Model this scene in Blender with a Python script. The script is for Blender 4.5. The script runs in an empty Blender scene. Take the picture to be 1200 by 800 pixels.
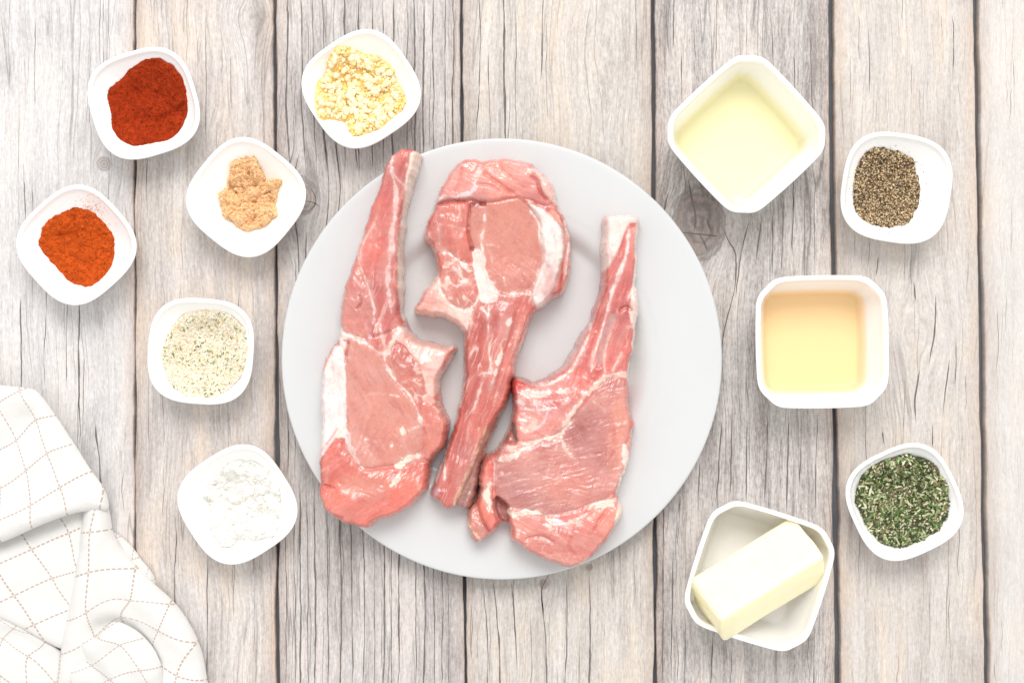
import bpy, math, random
import numpy as np

# ------------------------------------------------------------------ frame
S = 0.0005                    # metres per pixel of the table plane (0.6 m x 0.4 m in view)
CX, CY = 600.0, 400.0
D = 1666.67                   # camera height above the table, in the same pixels
sc = bpy.context.scene
col = sc.collection

cam_d = bpy.data.cameras.new('camera')
cam_d.lens = 50.0
cam_d.sensor_width = 36.0
cam_d.clip_start = 0.01
cam_d.clip_end = 50.0
cam = bpy.data.objects.new('camera', cam_d)
cam.location = (0, 0, D * S)
cam.rotation_euler = (0, 0, 0)
col.objects.link(cam)
sc.camera = cam

# ------------------------------------------------------------------ light
w = bpy.data.worlds.new('World')
sc.world = w
w.use_nodes = True
bg = w.node_tree.nodes['Background']
bg.inputs['Color'].default_value = (1.0, 0.995, 0.988, 1)
bg.inputs['Strength'].default_value = 0.80

def area(name, loc, size, power, colour):
    d = bpy.data.lights.new(name, 'AREA')
    d.shape = 'RECTANGLE'
    d.size, d.size_y = size
    d.energy = power
    d.color = colour
    o = bpy.data.objects.new(name, d)
    o.location = loc
    from mathutils import Vector
    o.rotation_euler = (Vector((0, 0, 0)) - Vector(loc)).to_track_quat('-Z', 'Y').to_euler()
    col.objects.link(o)
    return o
area('window_light', (0.05, 1.65, 2.3), (1.7, 1.2), 50.0, (1.0, 0.985, 0.97))

sc.view_settings.view_transform = 'Standard'
sc.view_settings.look = 'None'
sc.view_settings.gamma = 1.0
sc.view_settings.use_curve_mapping = False
sc.view_settings.exposure = 0.33
sc.render.engine = 'CYCLES'
sc.cycles.use_denoising = True
sc.cycles.max_bounces = 10
sc.cycles.transparent_max_bounces = 12
sc.cycles.use_adaptive_sampling = True
sc.cycles.adaptive_threshold = 0.02

# ------------------------------------------------------------------ helpers
def lin(c):
    c = np.asarray(c, float) / 255.0
    return np.where(c <= 0.04045, c / 12.92, ((c + 0.055) / 1.055) ** 2.4)

def world(px, py, z=0.0):
    """a point seen at pixel (px, py) that lies z px above the table -> metres"""
    k = 1.0 - z / D
    return ((px - CX) * k * S, (CY - py) * k * S, z * S)

_rng = np.random.RandomState(7)
_TAB = _rng.rand(256, 256)
def vnoise(x, y, seed=0):
    x = np.asarray(x, float); y = np.asarray(y, float)
    if x.ndim > 1:      # turn the lattice so that its axes never line up
        ca, sa = math.cos(0.6 + seed * 1.7), math.sin(0.6 + seed * 1.7)
        x, y = x * ca - y * sa, x * sa + y * ca
    x = x + seed * 37.17; y = y + seed * 11.91
    xi = np.floor(x).astype(int); yi = np.floor(y).astype(int)
    fx = x - xi; fy = y - yi
    fx = fx * fx * (3 - 2 * fx); fy = fy * fy * (3 - 2 * fy)
    a = _TAB[xi & 255, yi & 255]; b = _TAB[(xi + 1) & 255, yi & 255]
    c = _TAB[xi & 255, (yi + 1) & 255]; d = _TAB[(xi + 1) & 255, (yi + 1) & 255]
    return (a * (1 - fx) + b * fx) * (1 - fy) + (c * (1 - fx) + d * fx) * fy - 0.5
def fbm(x, y, freq, octv=3, seed=0, rough=0.5):
    s = 0.0; a = 1.0; t = 0.0
    for i in range(octv):
        s = s + a * vnoise(x * freq, y * freq, seed + i * 5); t += a
        a *= rough; freq *= 2.03
    return s / t * 2.0
def sstep(a, b, x):
    t = np.clip((x - a) / (b - a), 0, 1)
    return t * t * (3 - 2 * t)

def chaikin(p, n=1, closed=True):
    p = np.asarray(p, float)
    for _ in range(n):
        q = np.roll(p, -1, 0) if closed else p[1:]
        a = p if closed else p[:-1]
        r = np.empty((len(a) * 2, 2))
        r[0::2] = a * 0.75 + q * 0.25
        r[1::2] = a * 0.25 + q * 0.75
        p = r if closed else np.vstack([p[:1], r, p[-1:]])
    return p
def polydist(X, Y, P, closed):
    """distance to a polyline and the nearest point on it (and the place along it, 0..1)"""
    best = np.full(X.shape, 1e18); bx = np.zeros_like(X); by = np.zeros_like(X); bt = np.zeros_like(X)
    n = len(P)
    m = n if closed else n - 1
    for i in range(m):
        x0, y0 = P[i]; x1, y1 = P[(i + 1) % n]
        dx, dy = x1 - x0, y1 - y0
        L = dx * dx + dy * dy + 1e-12
        t = np.clip(((X - x0) * dx + (Y - y0) * dy) / L, 0, 1)
        qx = x0 + t * dx; qy = y0 + t * dy
        d = (X - qx) ** 2 + (Y - qy) ** 2
        k = d < best
        best = np.where(k, d, best); bx = np.where(k, qx, bx); by = np.where(k, qy, by)
        bt = np.where(k, (i + t) / m, bt)
    return np.sqrt(best), bx, by, bt
def inside(X, Y, P):
    r = np.zeros(X.shape, bool); n = len(P)
    for i in range(n):
        x0, y0 = P[i]; x1, y1 = P[(i + 1) % n]
        if y0 == y1: continue
        c = (y0 > Y) != (y1 > Y)
        r ^= c & (X < (x1 - x0) * (Y - y0) / (y1 - y0) + x0)
    return r
def sdf(X, Y, P):
    d, bx, by, _ = polydist(X, Y, P, True)
    return np.where(inside(X, Y, P), d, -d), bx, by
def Z(ox, oy, pts, s=4.0):
    return [(ox + x / s, oy + y / s) for x, y in pts]

def mesh_np(name, verts, faces, mat=None, parent=None, colours=None, smooth=True, normals=None, attrs=None, uv=None):
    """faces: int array (n,3) or (n,4), or a list of such arrays"""
    me = bpy.data.meshes.new(name)
    fl = faces if isinstance(faces, list) else [faces]
    verts = np.asarray(verts, np.float32)
    me.vertices.add(len(verts)); me.vertices.foreach_set('co', verts.ravel())
    idx = np.concatenate([np.asarray(f).ravel() for f in fl]).astype(np.int32)
    cnt = np.concatenate([np.full(len(f), np.asarray(f).shape[1], np.int32) for f in fl])
    me.loops.add(len(idx)); me.loops.foreach_set('vertex_index', idx)
    me.polygons.add(len(cnt))
    st = np.zeros(len(cnt), np.int32); st[1:] = np.cumsum(cnt)[:-1]
    me.polygons.foreach_set('loop_start', st)
    me.polygons.foreach_set('loop_total', cnt)
    me.polygons.foreach_set('use_smooth', np.full(len(cnt), smooth))
    me.update(calc_edges=True)
    if colours is not None:
        a = me.color_attributes.new('col', 'FLOAT_COLOR', 'POINT')
        c = np.ones((len(verts), 4), np.float32); c[:, :3] = colours
        a.data.foreach_set('color', c.ravel())
    if attrs:
        for k, v in attrs.items():
            a = me.attributes.new(k, 'FLOAT', 'POINT'); a.data.foreach_set('value', np.asarray(v, np.float32))
    if uv is not None:
        u = me.uv_layers.new(name='pattern')
        u.data.foreach_set('uv', np.asarray(uv, np.float32)[idx].ravel())
    if normals is not None:
        me.normals_split_custom_set_from_vertices([tuple(n) for n in normals])
    if mat: me.materials.append(mat)
    o = bpy.data.objects.new(name, me)
    col.objects.link(o)
    if parent: o.parent = parent
    return o
def empty(name, loc=(0, 0, 0)):
    o = bpy.data.objects.new(name, None)
    o.location = loc; o.empty_display_size = 0.02
    col.objects.link(o)
    return o
def tag(o, label=None, cat=None, group=None, kind=None):
    if label: o['label'] = label
    if cat: o['category'] = cat
    if group: o['group'] = group
    if kind: o['kind'] = kind
    return o

# ------------------------------------------------------------------ material helpers
class E:
    """a float socket with arithmetic"""
    def __init__(s, nt, sock): s.nt, s.s = nt, sock
    def _m(s, op, *a, clamp=False):
        n = s.nt.nodes.new('ShaderNodeMath'); n.operation = op; n.use_clamp = clamp
        for i, v in enumerate((s,) + a):
            if isinstance(v, E): s.nt.links.new(v.s, n.inputs[i])
            else: n.inputs[i].default_value = float(v)
        return E(s.nt, n.outputs[0])
    def __add__(s, o): return s._m('ADD', o)
    __radd__ = __add__
    def __sub__(s, o): return s._m('SUBTRACT', o)
    def __rsub__(s, o): return (s * -1.0) + o
    def __mul__(s, o): return s._m('MULTIPLY', o)
    __rmul__ = __mul__
    def __truediv__(s, o): return s._m('DIVIDE', o)
    def abs(s): return s._m('ABSOLUTE')
    def exp(s): return s._m('EXPONENT')
    def sqrt(s): return s._m('SQRT')
    def sin(s): return s._m('SINE')
    def frac(s): return s._m('FRACT')
    def max(s, o): return s._m('MAXIMUM', o)
    def min(s, o): return s._m('MINIMUM', o)
    def clamp(s): return s._m('ADD', 0.0, clamp=True)
    def step(s, a, b):
        n = s.nt.nodes.new('ShaderNodeMapRange'); n.interpolation_type = 'SMOOTHSTEP'
        s.nt.links.new(s.s, n.inputs['Value'])
        n.inputs['From Min'].default_value = a; n.inputs['From Max'].default_value = b
        return E(s.nt, n.outputs['Result'])
def vec(nt, x, y, z=0.0):
    n = nt.nodes.new('ShaderNodeCombineXYZ')
    for i, v in enumerate((x, y, z)):
        if isinstance(v, E): nt.links.new(v.s, n.inputs[i])
        else: n.inputs[i].default_value = float(v)
    return n.outputs[0]
def noise(nt, v, scale=1.0, detail=2.0, rough=0.5, dist=0.0):
    n = nt.nodes.new('ShaderNodeTexNoise')
    nt.links.new(v, n.inputs['Vector'])
    n.inputs['Scale'].default_value = scale; n.inputs['Detail'].default_value = detail
    n.inputs['Roughness'].default_value = rough; n.inputs['Distortion'].default_value = dist
    return E(nt, n.outputs['Fac'])
def mixc(nt, f, a, b, mode='MIX'):
    n = nt.nodes.new('ShaderNodeMix'); n.data_type = 'RGBA'; n.blend_type = mode
    for sock, v in ((n.inputs['Factor'], f), (n.inputs[6], a), (n.inputs[7], b)):
        if isinstance(v, E): nt.links.new(v.s, sock)
        elif isinstance(v, bpy.types.NodeSocket): nt.links.new(v, sock)
        elif isinstance(v, (int, float)): sock.default_value = v
        else: sock.default_value = (*[float(q) for q in v], 1)
    return n.outputs[2]
def new_mat(name):
    m = bpy.data.materials.new(name); m.use_nodes = True
    nt = m.node_tree
    return m, nt, nt.nodes['Principled BSDF']
def coords(nt, which='Object'):
    n = nt.nodes.new('ShaderNodeTexCoord'); return n.outputs[which]
def split(nt, v):
    n = nt.nodes.new('ShaderNodeSeparateXYZ'); nt.links.new(v, n.inputs[0])
    return [E(nt, o) for o in n.outputs]
def bump(nt, bsdf, h, dist, strength=1.0):
    n = nt.nodes.new('ShaderNodeBump')
    n.inputs['Strength'].default_value = strength; n.inputs['Distance'].default_value = dist
    nt.links.new(h.s, n.inputs['Height']); nt.links.new(n.outputs[0], bsdf.inputs['Normal'])

def attr_col(nt, name='col'):
    n = nt.nodes.new('ShaderNodeAttribute'); n.attribute_name = name
    return n
def col_mat(name, rough=0.6, sss=0.0, sss_r=(0.004, 0.002, 0.0015), grain=0.0, gfreq=1500, gdist=0.0003, var=0.0, spec=0.5, coat=0.0):
    """material whose colour is the mesh's own colour attribute, with fine relief"""
    m, nt, b = new_mat(name)
    a = attr_col(nt)
    c = a.outputs['Color']
    if grain or var:
        nv = noise(nt, coords(nt), gfreq, 4, 0.6)
        if var: c = mixc(nt, 1.0, c, mixc(nt, nv, (1 - var,) * 3, (1 + var,) * 3), 'MULTIPLY')
        if grain: bump(nt, b, nv, gdist, grain)
    nt.links.new(c, b.inputs['Base Color'])
    b.inputs['Roughness'].default_value = rough
    b.inputs['Specular IOR Level'].default_value = spec
    b.inputs['Coat Weight'].default_value = coat
    b.inputs['Coat Roughness'].default_value = 0.15
    if sss:
        b.inputs['Subsurface Weight'].default_value = sss
        b.inputs['Subsurface Radius'].default_value = sss_r
        b.inputs['Subsurface Scale'].default_value = 1.0
    return m
def porcelain(name, c, rough=0.12, spec=0.4):
    m, nt, b = new_mat(name)
    nv = noise(nt, coords(nt), 60.0, 3, 0.5)
    nt.links.new(mixc(nt, nv, np.array(c) * 0.985, np.minimum(np.array(c) * 1.015, 0.95)), b.inputs['Base Color'])
    b.inputs['Roughness'].default_value = rough
    b.inputs['Specular IOR Level'].default_value = spec
    n2 = noise(nt, coords(nt), 25.0, 2, 0.5)
    bump(nt, b, n2, 0.0004, 0.25)
    return m

# ------------------------------------------------------------------ the table of planks
def wood(name, seed, light, dark, warm, warm_amt, line_amt, knots=(), contrast=1.0, linef=0.05, fine=1.0):
    m, nt, b = new_mat(name)
    o = split(nt, coords(nt))
    x = o[0] * (1 / S) + CX
    y = (o[1] * (-1 / S)) + CY
    xw = x
    for (kx, ky, a, bb, A, ra, rb) in knots:
        dx = x - kx; dy = y - ky
        g = (((dx / a) * (dx / a) + (dy / bb) * (dy / bb)) * -1.0).exp()
        xw = xw - dx * (g * A)
    xw = xw + (noise(nt, vec(nt, x * 0.006, y * 0.005, seed + 3.3), 1, 2, 0.5) - 0.5) * 26.0
    xw = xw + (noise(nt, vec(nt, x * 0.05, y * 0.03, seed + 1.3), 1, 2, 0.5) - 0.5) * 3.0
    n1 = noise(nt, vec(nt, xw * 0.22, y * 0.010, seed), 1, 4, 0.65)
    n2 = noise(nt, vec(nt, xw * 0.045, y * 0.0035, seed + 7), 1, 3, 0.55)
    n3 = noise(nt, vec(nt, xw * 0.75, y * 0.07, seed + 9), 1, 3, 0.7)
    n4 = noise(nt, vec(nt, x * 0.016, y * 0.007, seed + 17), 1, 3, 0.55)
    n5 = noise(nt, vec(nt, x * 0.35, y * 0.18, seed + 23), 1, 4, 0.7)
    t = (n1 - 0.5) * (1.25 * contrast) + (n2 - 0.5) * (1.25 * contrast) + (n3 - 0.5) * (1.5 * fine) + (n5 - 0.5) * (1.1 * fine) + (n4 - 0.5) * 1.25 + 0.58
    t = t.clamp()
    c = mixc(nt, t, dark, light)
    wm = n4.step(0.42, 0.62) * n2.step(0.32, 0.58) * (warm_amt * 0.95)
    c = mixc(nt, wm, c, warm, 'MULTIPLY')
    # thin drying lines that follow the grain
    l1 = (noise(nt, vec(nt, xw * linef, y * 0.0016, seed + 31), 1, 1.5, 0.5) - 0.5).abs()
    m1 = noise(nt, vec(nt, xw * 0.03, y * 0.006, seed + 41), 1, 2, 0.5).step(0.44, 0.58)
    l2 = (noise(nt, vec(nt, xw * linef * 2.4, y * 0.004, seed + 51), 1, 1.5, 0.5) - 0.5).abs()
    m2 = noise(nt, vec(nt, xw * 0.05, y * 0.012, seed + 61), 1, 2, 0.5).step(0.5, 0.64)
    line = ((1.0 - l1.step(0.001, 0.012)) * m1).max((1.0 - l2.step(0.002, 0.022)) * m2 * 0.65)
    c = mixc(nt, line * line_amt, c, (0.10, 0.085, 0.08))
    h = t + line * -1.2
    for (kx, ky, a, bb, A, ra, rb) in knots:
        if ra <= 0: continue
        dx = x - kx; dy = y - ky
        q = noise(nt, vec(nt, x * 0.06, y * 0.06, seed + 71), 1, 3, 0.6)
        rr = ((dx / ra) * (dx / ra) + (dy / rb) * (dy / rb)).sqrt() + (q - 0.5) * 0.55
        km = 1.0 - rr.step(0.75, 1.1)
        ring = ((rr * 17.0 + q * 5.0).sin() * 0.5 + 0.5)
        kc = mixc(nt, ring * 0.75 + n5 * 0.25, np.array(dark) * 0.55, np.array(dark) * np.array([1.25, 1.15, 1.08]))
        c = mixc(nt, km * 0.8, c, kc)
        rim = (1.0 - (rr - 1.0).abs().step(0.0, 0.09)) * 0.5
        c = mixc(nt, rim, c, np.array(dark) * 0.5)
        h = h - rim * 0.7 - km * (1.0 - ring) * 0.4
    e = attr_col(nt, 'edge')
    ef = E(nt, e.outputs['Fac']) * n1.step(0.3, 0.62)
    c = mixc(nt, ef * 0.45, c, mixc(nt, 1.0, c, (0.70, 0.52, 0.42), 'MULTIPLY'))
    nt.links.new(c, b.inputs['Base Color'])
    b.inputs['Roughness'].default_value = 0.62
    b.inputs['Specular IOR Level'].default_value = 0.25
    bump(nt, b, h, 0.0005, 0.45)
    return m

dk, ntk, bk = new_mat('gap_dark')
nk = noise(ntk, coords(ntk), 90.0, 3)
ntk.links.new(mixc(ntk, nk, (0.09, 0.095, 0.105), (0.17, 0.172, 0.185)), bk.inputs['Base Color'])
bk.inputs['Roughness'].default_value = 0.9
ck, ntc, bc = new_mat('crack_dark')
nc = noise(ntc, coords(ntc), 300.0, 3)
ntc.links.new(mixc(ntc, nc, (0.07, 0.06, 0.056), (0.24, 0.205, 0.19)), bc.inputs['Base Color'])
bc.inputs['Roughness'].default_value = 0.9

tv = np.array([(-0.36, -0.26, -14 * S), (0.36, -0.26, -14 * S), (0.36, 0.26, -14 * S), (-0.36, 0.26, -14 * S)])
table = tag(mesh_np('tabletop', tv, np.array([[0, 1, 2, 3]]), dk), 'weathered whitewashed plank tabletop under the plate and bowls', None, kind='structure')

def W(r, g, b_):
    m_ = (r + g + b_) / 3
    c_ = np.array([m_ + (q - m_) * 0.68 for q in (r, g, b_)]) + (14 if m_ < 190 else -1)
    return lin(np.minimum(c_, 248)) * 0.90
planks = [
 # xtop0, xbot0, xtop1, xbot1, material
 (-90, -90, 155.5, 156.0, wood('wood_a', 1.0, W(236, 233, 232), W(172, 163, 160), (1.0, 0.93, 0.87), 0.5, 0.40, [(122, 192, 14, 26, 0.9, 8.5, 8.5), (113, 512, 10, 40, 0.8, 0, 0)], 0.75)),
 (159.0, 159.5, 319.0, 322.5, wood('wood_b', 22.0, W(232, 225, 220), W(165, 148, 138), (0.97, 0.86, 0.75), 0.75, 0.36, [(298, 22, 30, 34, 0.9, 0, 0), (262, 190, 26, 70, 0.5, 0, 0)], 1.0)),
 (325.0, 328.0, 538.5, 543.0, wood('wood_c', 43.0, W(226, 219, 215), W(150, 137, 132), (0.98, 0.89, 0.82), 0.45, 0.50, [(356, 230, 34, 56, 0.97, 15, 22), (487, 140, 9, 30, 0.5, 0, 0)], 1.0, 0.06)),
 (543.0, 547.5, 762.5, 765.5, wood('wood_d', 64.0, W(231, 225, 218), W(166, 150, 138), (0.96, 0.87, 0.77), 0.85, 0.34, [(637, 684, 13, 22, 0.95, 5, 6), (691, 664, 9, 14, 0.9, 4, 4), (705, 60, 40, 160, 0.5, 0, 0)], 0.9)),
 (768.5, 771.0, 970.0, 978.0, wood('wood_e', 85.0, W(222, 215, 210), W(138, 124, 117), (0.97, 0.89, 0.82), 0.5, 0.55, [(818, 262, 46, 66, 0.97, 31, 44)], 1.15, 0.055, 1.2)),
 (977.5, 987.0, 1140.5, 1153.5, wood('wood_f', 106.0, W(229, 223, 217), W(172, 156, 144), (0.98, 0.89, 0.79), 0.8, 0.30, [(1078, 398, 40, 62, 0.95, 0, 0)], 0.9)),
 (1148.5, 1161.5, 1300, 1310, wood('wood_g', 127.0, W(228, 225, 221), W(186, 174, 164), (0.97, 0.87, 0.76), 0.4, 0.16, [], 0.6)),
]
rr = random.Random(4)
def plank(i, xa0, xa1, xb0, xb1, mat):
    n = 260
    ys = np.linspace(-110, 910, n)
    f = ys / 800.0
    L = xa0 - 0.7 + (xa1 - xa0) * f + fbm(ys, ys * 0 + i * 9.1, 0.02, 4, i) * 2.2
    R = xb0 + 0.7 + (xb1 - xb0) * f + fbm(ys, ys * 0 + i * 5.7 + 40, 0.02, 4, i + 50) * 2.2
    V = []; edge = []
    prof = [(0, -13.5, 1), (0.0, -2.2, 1), (0.7, -0.7, 1), (2.2, -0.1, 1), (7, 0, 0.75), (17, 0, 0.0)]
    cols_ = []
    for d, z, e in prof: cols_.append((L + d, z, e))
    for d, z, e in prof[::-1]: cols_.append((R - d, z, e))
    m = len(cols_)
    for X, z, e in cols_:
        V.append(np.stack([(X - CX) * S, (CY - ys) * S, np.full(n, z * S)], 1)); edge.append(np.full(n, e))
    V = np.concatenate(V); edge = np.concatenate(edge)
    q = []
    j = np.arange(n - 1)
    for c in range(m - 1):
        a = c * n + j
        q.append(np.stack([a, a + 1, a + n + 1, a + n], 1))
    o = mesh_np('plank', V, np.concatenate(q), mat, table, smooth=True, attrs={'edge': edge})
    return o
plank_objs = [plank(i, *p) for i, p in enumerate(planks)]

def cracks(parent, lines, seed):
    """narrow open splits along the grain, one joined mesh for a plank; lines: (points, width)"""
    V = []; F = []; k = 0
    for ln, (pts, wd) in enumerate(lines):
        p = chaikin(pts, 2, False)
        # resample
        seg = np.r_[0, np.cumsum(np.hypot(*np.diff(p, axis=0).T))]
        n = max(6, int(seg[-1] / 5))
        t = np.linspace(0, seg[-1], n)
        x = np.interp(t, seg, p[:, 0]); y = np.interp(t, seg, p[:, 1])
        x = x + fbm(t, t * 0 + ln * 3.7, 0.03, 3, seed + ln) * 1.6 + fbm(t, t * 0 + ln * 1.7, 0.2, 2, seed + ln) * 0.35
        tx = np.gradient(x); ty = np.gradient(y); L = np.hypot(tx, ty) + 1e-9
        u = t / t[-1]
        ww = wd * 0.42 * np.minimum(1, np.minimum(u, 1 - u) * 6) * (0.55 + 0.9 * np.clip(fbm(t, t * 0 + ln, 0.05, 2, seed + 9 + ln) + 0.5, 0, 1))
        nx, ny = -ty / L * ww, tx / L * ww
        for (ax, ay) in ((x + nx, y + ny), (x - nx, y - ny)):
            V.append(np.stack([(ax - CX) * S, (CY - ay) * S, np.full(n, 0.12 * S)], 1))
        a = k + np.arange(n - 1)
        F.append(np.stack([a, a + 1, a + n + 1, a + n], 1)); k += 2 * n
    o = mesh_np('grain_crack', np.concatenate(V), np.concatenate(F), ck, parent)
    o['kind'] = 'stuff'
def rand_lines(x0, x1, n, lo, hi, wlo, whi, seed, wob=4, yr=(-20, 820)):
    r = random.Random(seed); out = []
    for k in range(n):
        L = r.uniform(lo, hi); y0 = r.uniform(yr[0] - L * 0.4, yr[1] - L * 0.4); x = r.uniform(x0 + 4, x1 - 4)
        pts = [(x + r.uniform(-wob, wob) * 0.4, y0 + L * q / 4) for q in range(5)]
        out.append((pts, r.uniform(wlo, whi) * 0.72))
    return out
C1 = rand_lines(4, 150, 24, 40, 200, 0.5, 1.1, 1) + [([(93, 340), (92.5, 420), (93, 520)], 2.0), ([(24, 345), (24, 400), (24.5, 462)], 1.5), ([(113, 495), (112, 512), (117, 540), (118, 585)], 2.2), ([(41, 20), (41, 130)], 1.0), ([(28, 190), (30, 260)], 1.0), ([(78, 350), (78, 455)], 0.9)]
C2 = rand_lines(163, 316, 22, 30, 150, 0.5, 1.1, 2) + [([(241, 20), (242, 90), (241, 175)], 1.0), ([(270, 60), (271, 130)], 1.0), ([(206, 600), (205, 680), (204, 800)], 1.2), ([(243, 650), (242, 800)], 1.2), ([(280, 340), (279, 420)], 1.2)]
C3 = []
for k, x in enumerate([336, 353, 366, 378, 391, 404, 420, 436, 448, 460, 477, 485, 496, 507, 521, 531]):
    C3.append(([(x, -20), (x + 1, 60), (x - 1 + (k % 3), 130), (x + (6 if x < 400 else 1), 210)], [2.0, 1.3, 1.1, 1.9, 0.9, 2.1][k % 6]))
for k, x in enumerate([335, 345, 352, 360, 369, 384, 399, 412, 426, 438, 450, 458, 467, 487, 497, 508, 518, 525]):
    C3.append(([(x - 1, 560), (x, 640), (x + 1, 720), (x - 0.5 + (k % 2), 830)], [1.1, 0.9, 2.0, 1.0, 1.9, 1.2, 2.3, 1.2][k % 8]))
C3 += [([(352, 175), (344, 205), (341, 235), (347, 268), (352, 330)], 1.8), ([(378, 150), (385, 190), (386, 240), (378, 290), (372, 340)], 1.7), ([(390, 150), (398, 200), (398, 250), (392, 300)], 1.4),
       ([(357, 212), (366, 222), (372, 238), (360, 250)], 1.6), ([(350, 236), (366, 236), (374, 243)], 1.6), ([(337, 470), (338, 560)], 1.4), ([(360, 270), (358, 300), (363, 340)], 1.5),
       ([(408, 90), (414, 150), (420, 200)], 1.9), ([(346, 300), (348, 380), (345, 470)], 1.2)] + rand_lines(330, 535, 40, 30, 130, 0.4, 0.9, 3)
C4 = [([(590, -20), (591, 60), (592, 120), (592.5, 180)], 2.6), ([(637, -20), (636, 50), (635, 95)], 1.3), ([(604, 20), (605, 90), (604, 165)], 1.0), ([(561, -20), (563, 60), (558, 170)], 1.1), ([(573, 60), (574, 170)], 1.0),
      ([(578, 670), (584, 730), (587, 830)], 2.2), ([(600, 680), (604, 730), (606, 785)], 1.5), ([(634, 676), (635, 700), (639, 740), (642, 830)], 1.7), ([(645, 670), (634, 690), (638, 720)], 1.3), ([(691, 662), (692, 720), (690, 830)], 1.8), ([(665, 668), (665, 740), (661, 830)], 1.4),
      ([(566, 680), (572, 760), (571, 830)], 1.1)] + rand_lines(548, 760, 34, 30, 140, 0.4, 1.0, 5)
C5 = [([(789, -20), (790, 40), (788, 60)], 1.1), ([(806, 210), (812, 240), (815, 262), (813, 272)], 2.2), ([(797, 272), (815, 274), (842, 277)], 2.6), ([(820, 275), (827, 285), (830, 295)], 1.7), ([(783, 225), (778, 248), (771, 270)], 1.6), ([(828, 255), (833, 272)], 1.4),
      ([(846, 262), (852, 280), (866, 300), (858, 350), (848, 390), (845, 420)], 1.8), ([(878, 258), (868, 300), (862, 350)], 1.6), ([(893, 255), (886, 310)], 1.3), ([(906, 240), (905, 320)], 1.4), ([(918, 230), (916, 318)], 1.1), ([(930, 225), (928, 300)], 1.3), ([(942, 215), (944, 310)], 1.1), ([(955, 205), (954, 318)], 1.0),
      ([(846, 492), (842, 560), (838, 590)], 1.9), ([(858, 480), (856, 580)], 1.5), ([(876, 490), (874, 590)], 1.5), ([(900, 485), (896, 590)], 1.5), ([(924, 485), (921, 600)], 1.9), ([(940, 485), (936, 570)], 1.1), ([(958, 485), (955, 600)], 1.1),
      ([(776, 560), (778, 660), (776, 820)], 1.9), ([(789, 640), (787, 800)], 1.4), ([(803, 720), (802, 830)], 1.5), ([(835, 745), (832, 830)], 1.6), ([(858, 760), (856, 830)], 1.3), ([(955, 720), (953, 830)], 1.2), ([(797, 580), (794, 640)], 1.2), ([(820, 540), (818, 600)], 1.3),
      ([(800, 60), (798, 120)], 1.1), ([(930, 40), (932, 110)], 1.1), ([(905, 20), (906, 90)], 1.0), ([(950, 30), (952, 140)], 1.1), ([(840, -10), (838, 70)], 1.0)] + rand_lines(772, 972, 44, 18, 90, 0.4, 1.0, 6)
C6 = [([(1096, 345), (1097, 372), (1094, 400), (1087, 430)], 2.0), ([(1070, 330), (1072, 352)], 1.8), ([(1078, 430), (1071, 465), (1072, 492)], 1.7), ([(1112, 420), (1108, 455), (1104, 490)], 1.3), ([(1122, 400), (1119, 450)], 1.1), ([(1034, 505), (1036, 522)], 2.0), 
      ([(1093, 496), (1092, 525)], 1.2), ([(1118, 20), (1117, 80)], 0.9), ([(1018, 30), (1019, 110)], 0.9), ([(1030, 300), (1027, 325)], 1.2)] + rand_lines(990, 1142, 46, 18, 100, 0.4, 0.9, 7)
C7 = rand_lines(1158, 1200, 9, 20, 80, 0.4, 0.8, 8)
for o_, l_, s_ in zip(plank_objs, (C1, C2, C3, C4, C5, C6, C7), range(7)):
    cracks(o_, l_, 11 * s_)

# ------------------------------------------------------------------ plate
PZ = [(0, 9), (140, 9), (150, 9.6), (155, 12.5), (160, 17.5), (165, 21.5), (171, 24), (180, 25.2), (210, 28), (240, 31), (250, 32.2)]
PLX, PLY = 588.0, 420.5
PK = 1 - 32 / D
plc = ((PLX - CX) * PK, (CY - PLY) * PK)            # plate centre, table px (y up)
PR = 258.5 * PK
def plate_z(r):
    return np.interp(r, [a for a, _ in PZ], [b for _, b in PZ])
def lathe(prof, n):
    prof = np.array(prof, float); m = len(prof)
    th = np.linspace(0, 2 * np.pi, n, endpoint=False)
    V = np.stack([prof[:, 0][:, None] * np.cos(th), prof[:, 0][:, None] * np.sin(th), np.repeat(prof[:, 1][:, None], n, 1)], -1).reshape(-1, 3)
    F = []
    j = np.arange(n); jn = (j + 1) % n
    for i in range(m - 1):
        F.append(np.stack([i * n + j, (i + 1) * n + j, (i + 1) * n + jn, i * n + jn], 1))
    return V, np.concatenate(F)
rs = np.concatenate([np.linspace(0.01, 138, 8), np.linspace(140, 182, 30), np.linspace(188, PR - 3, 12)])
pz = plate_z(rs)
kk = np.ones(5) / 5
pz[2:-2] = np.convolve(pz, kk, 'valid')
prof = [(r, z) for r, z in zip(rs, pz)]
ze = prof[-1][1]
for a in np.linspace(90, -90, 9)[1:]:
    a = math.radians(a); prof.append((PR - 3 + 3 * math.cos(a), ze - 2.2 + 2.2 * math.sin(a)))
prof += [(200, 18), (172, 9), (160, 6), (152, 0.4), (146, 0.4), (144, 5), (0.01, 5)]
V, F = lathe(prof[::-1], 160)
plate_mat = porcelain('grey_porcelain', lin((231, 233, 233)) * 0.73, 0.16, 0.35)
plate = mesh_np('dinner_plate', V * S, F, plate_mat)
plate.location = (plc[0] * S, plc[1] * S, 0)
tag(plate, 'large round pale grey plate carrying three raw chops', 'plate')

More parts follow.
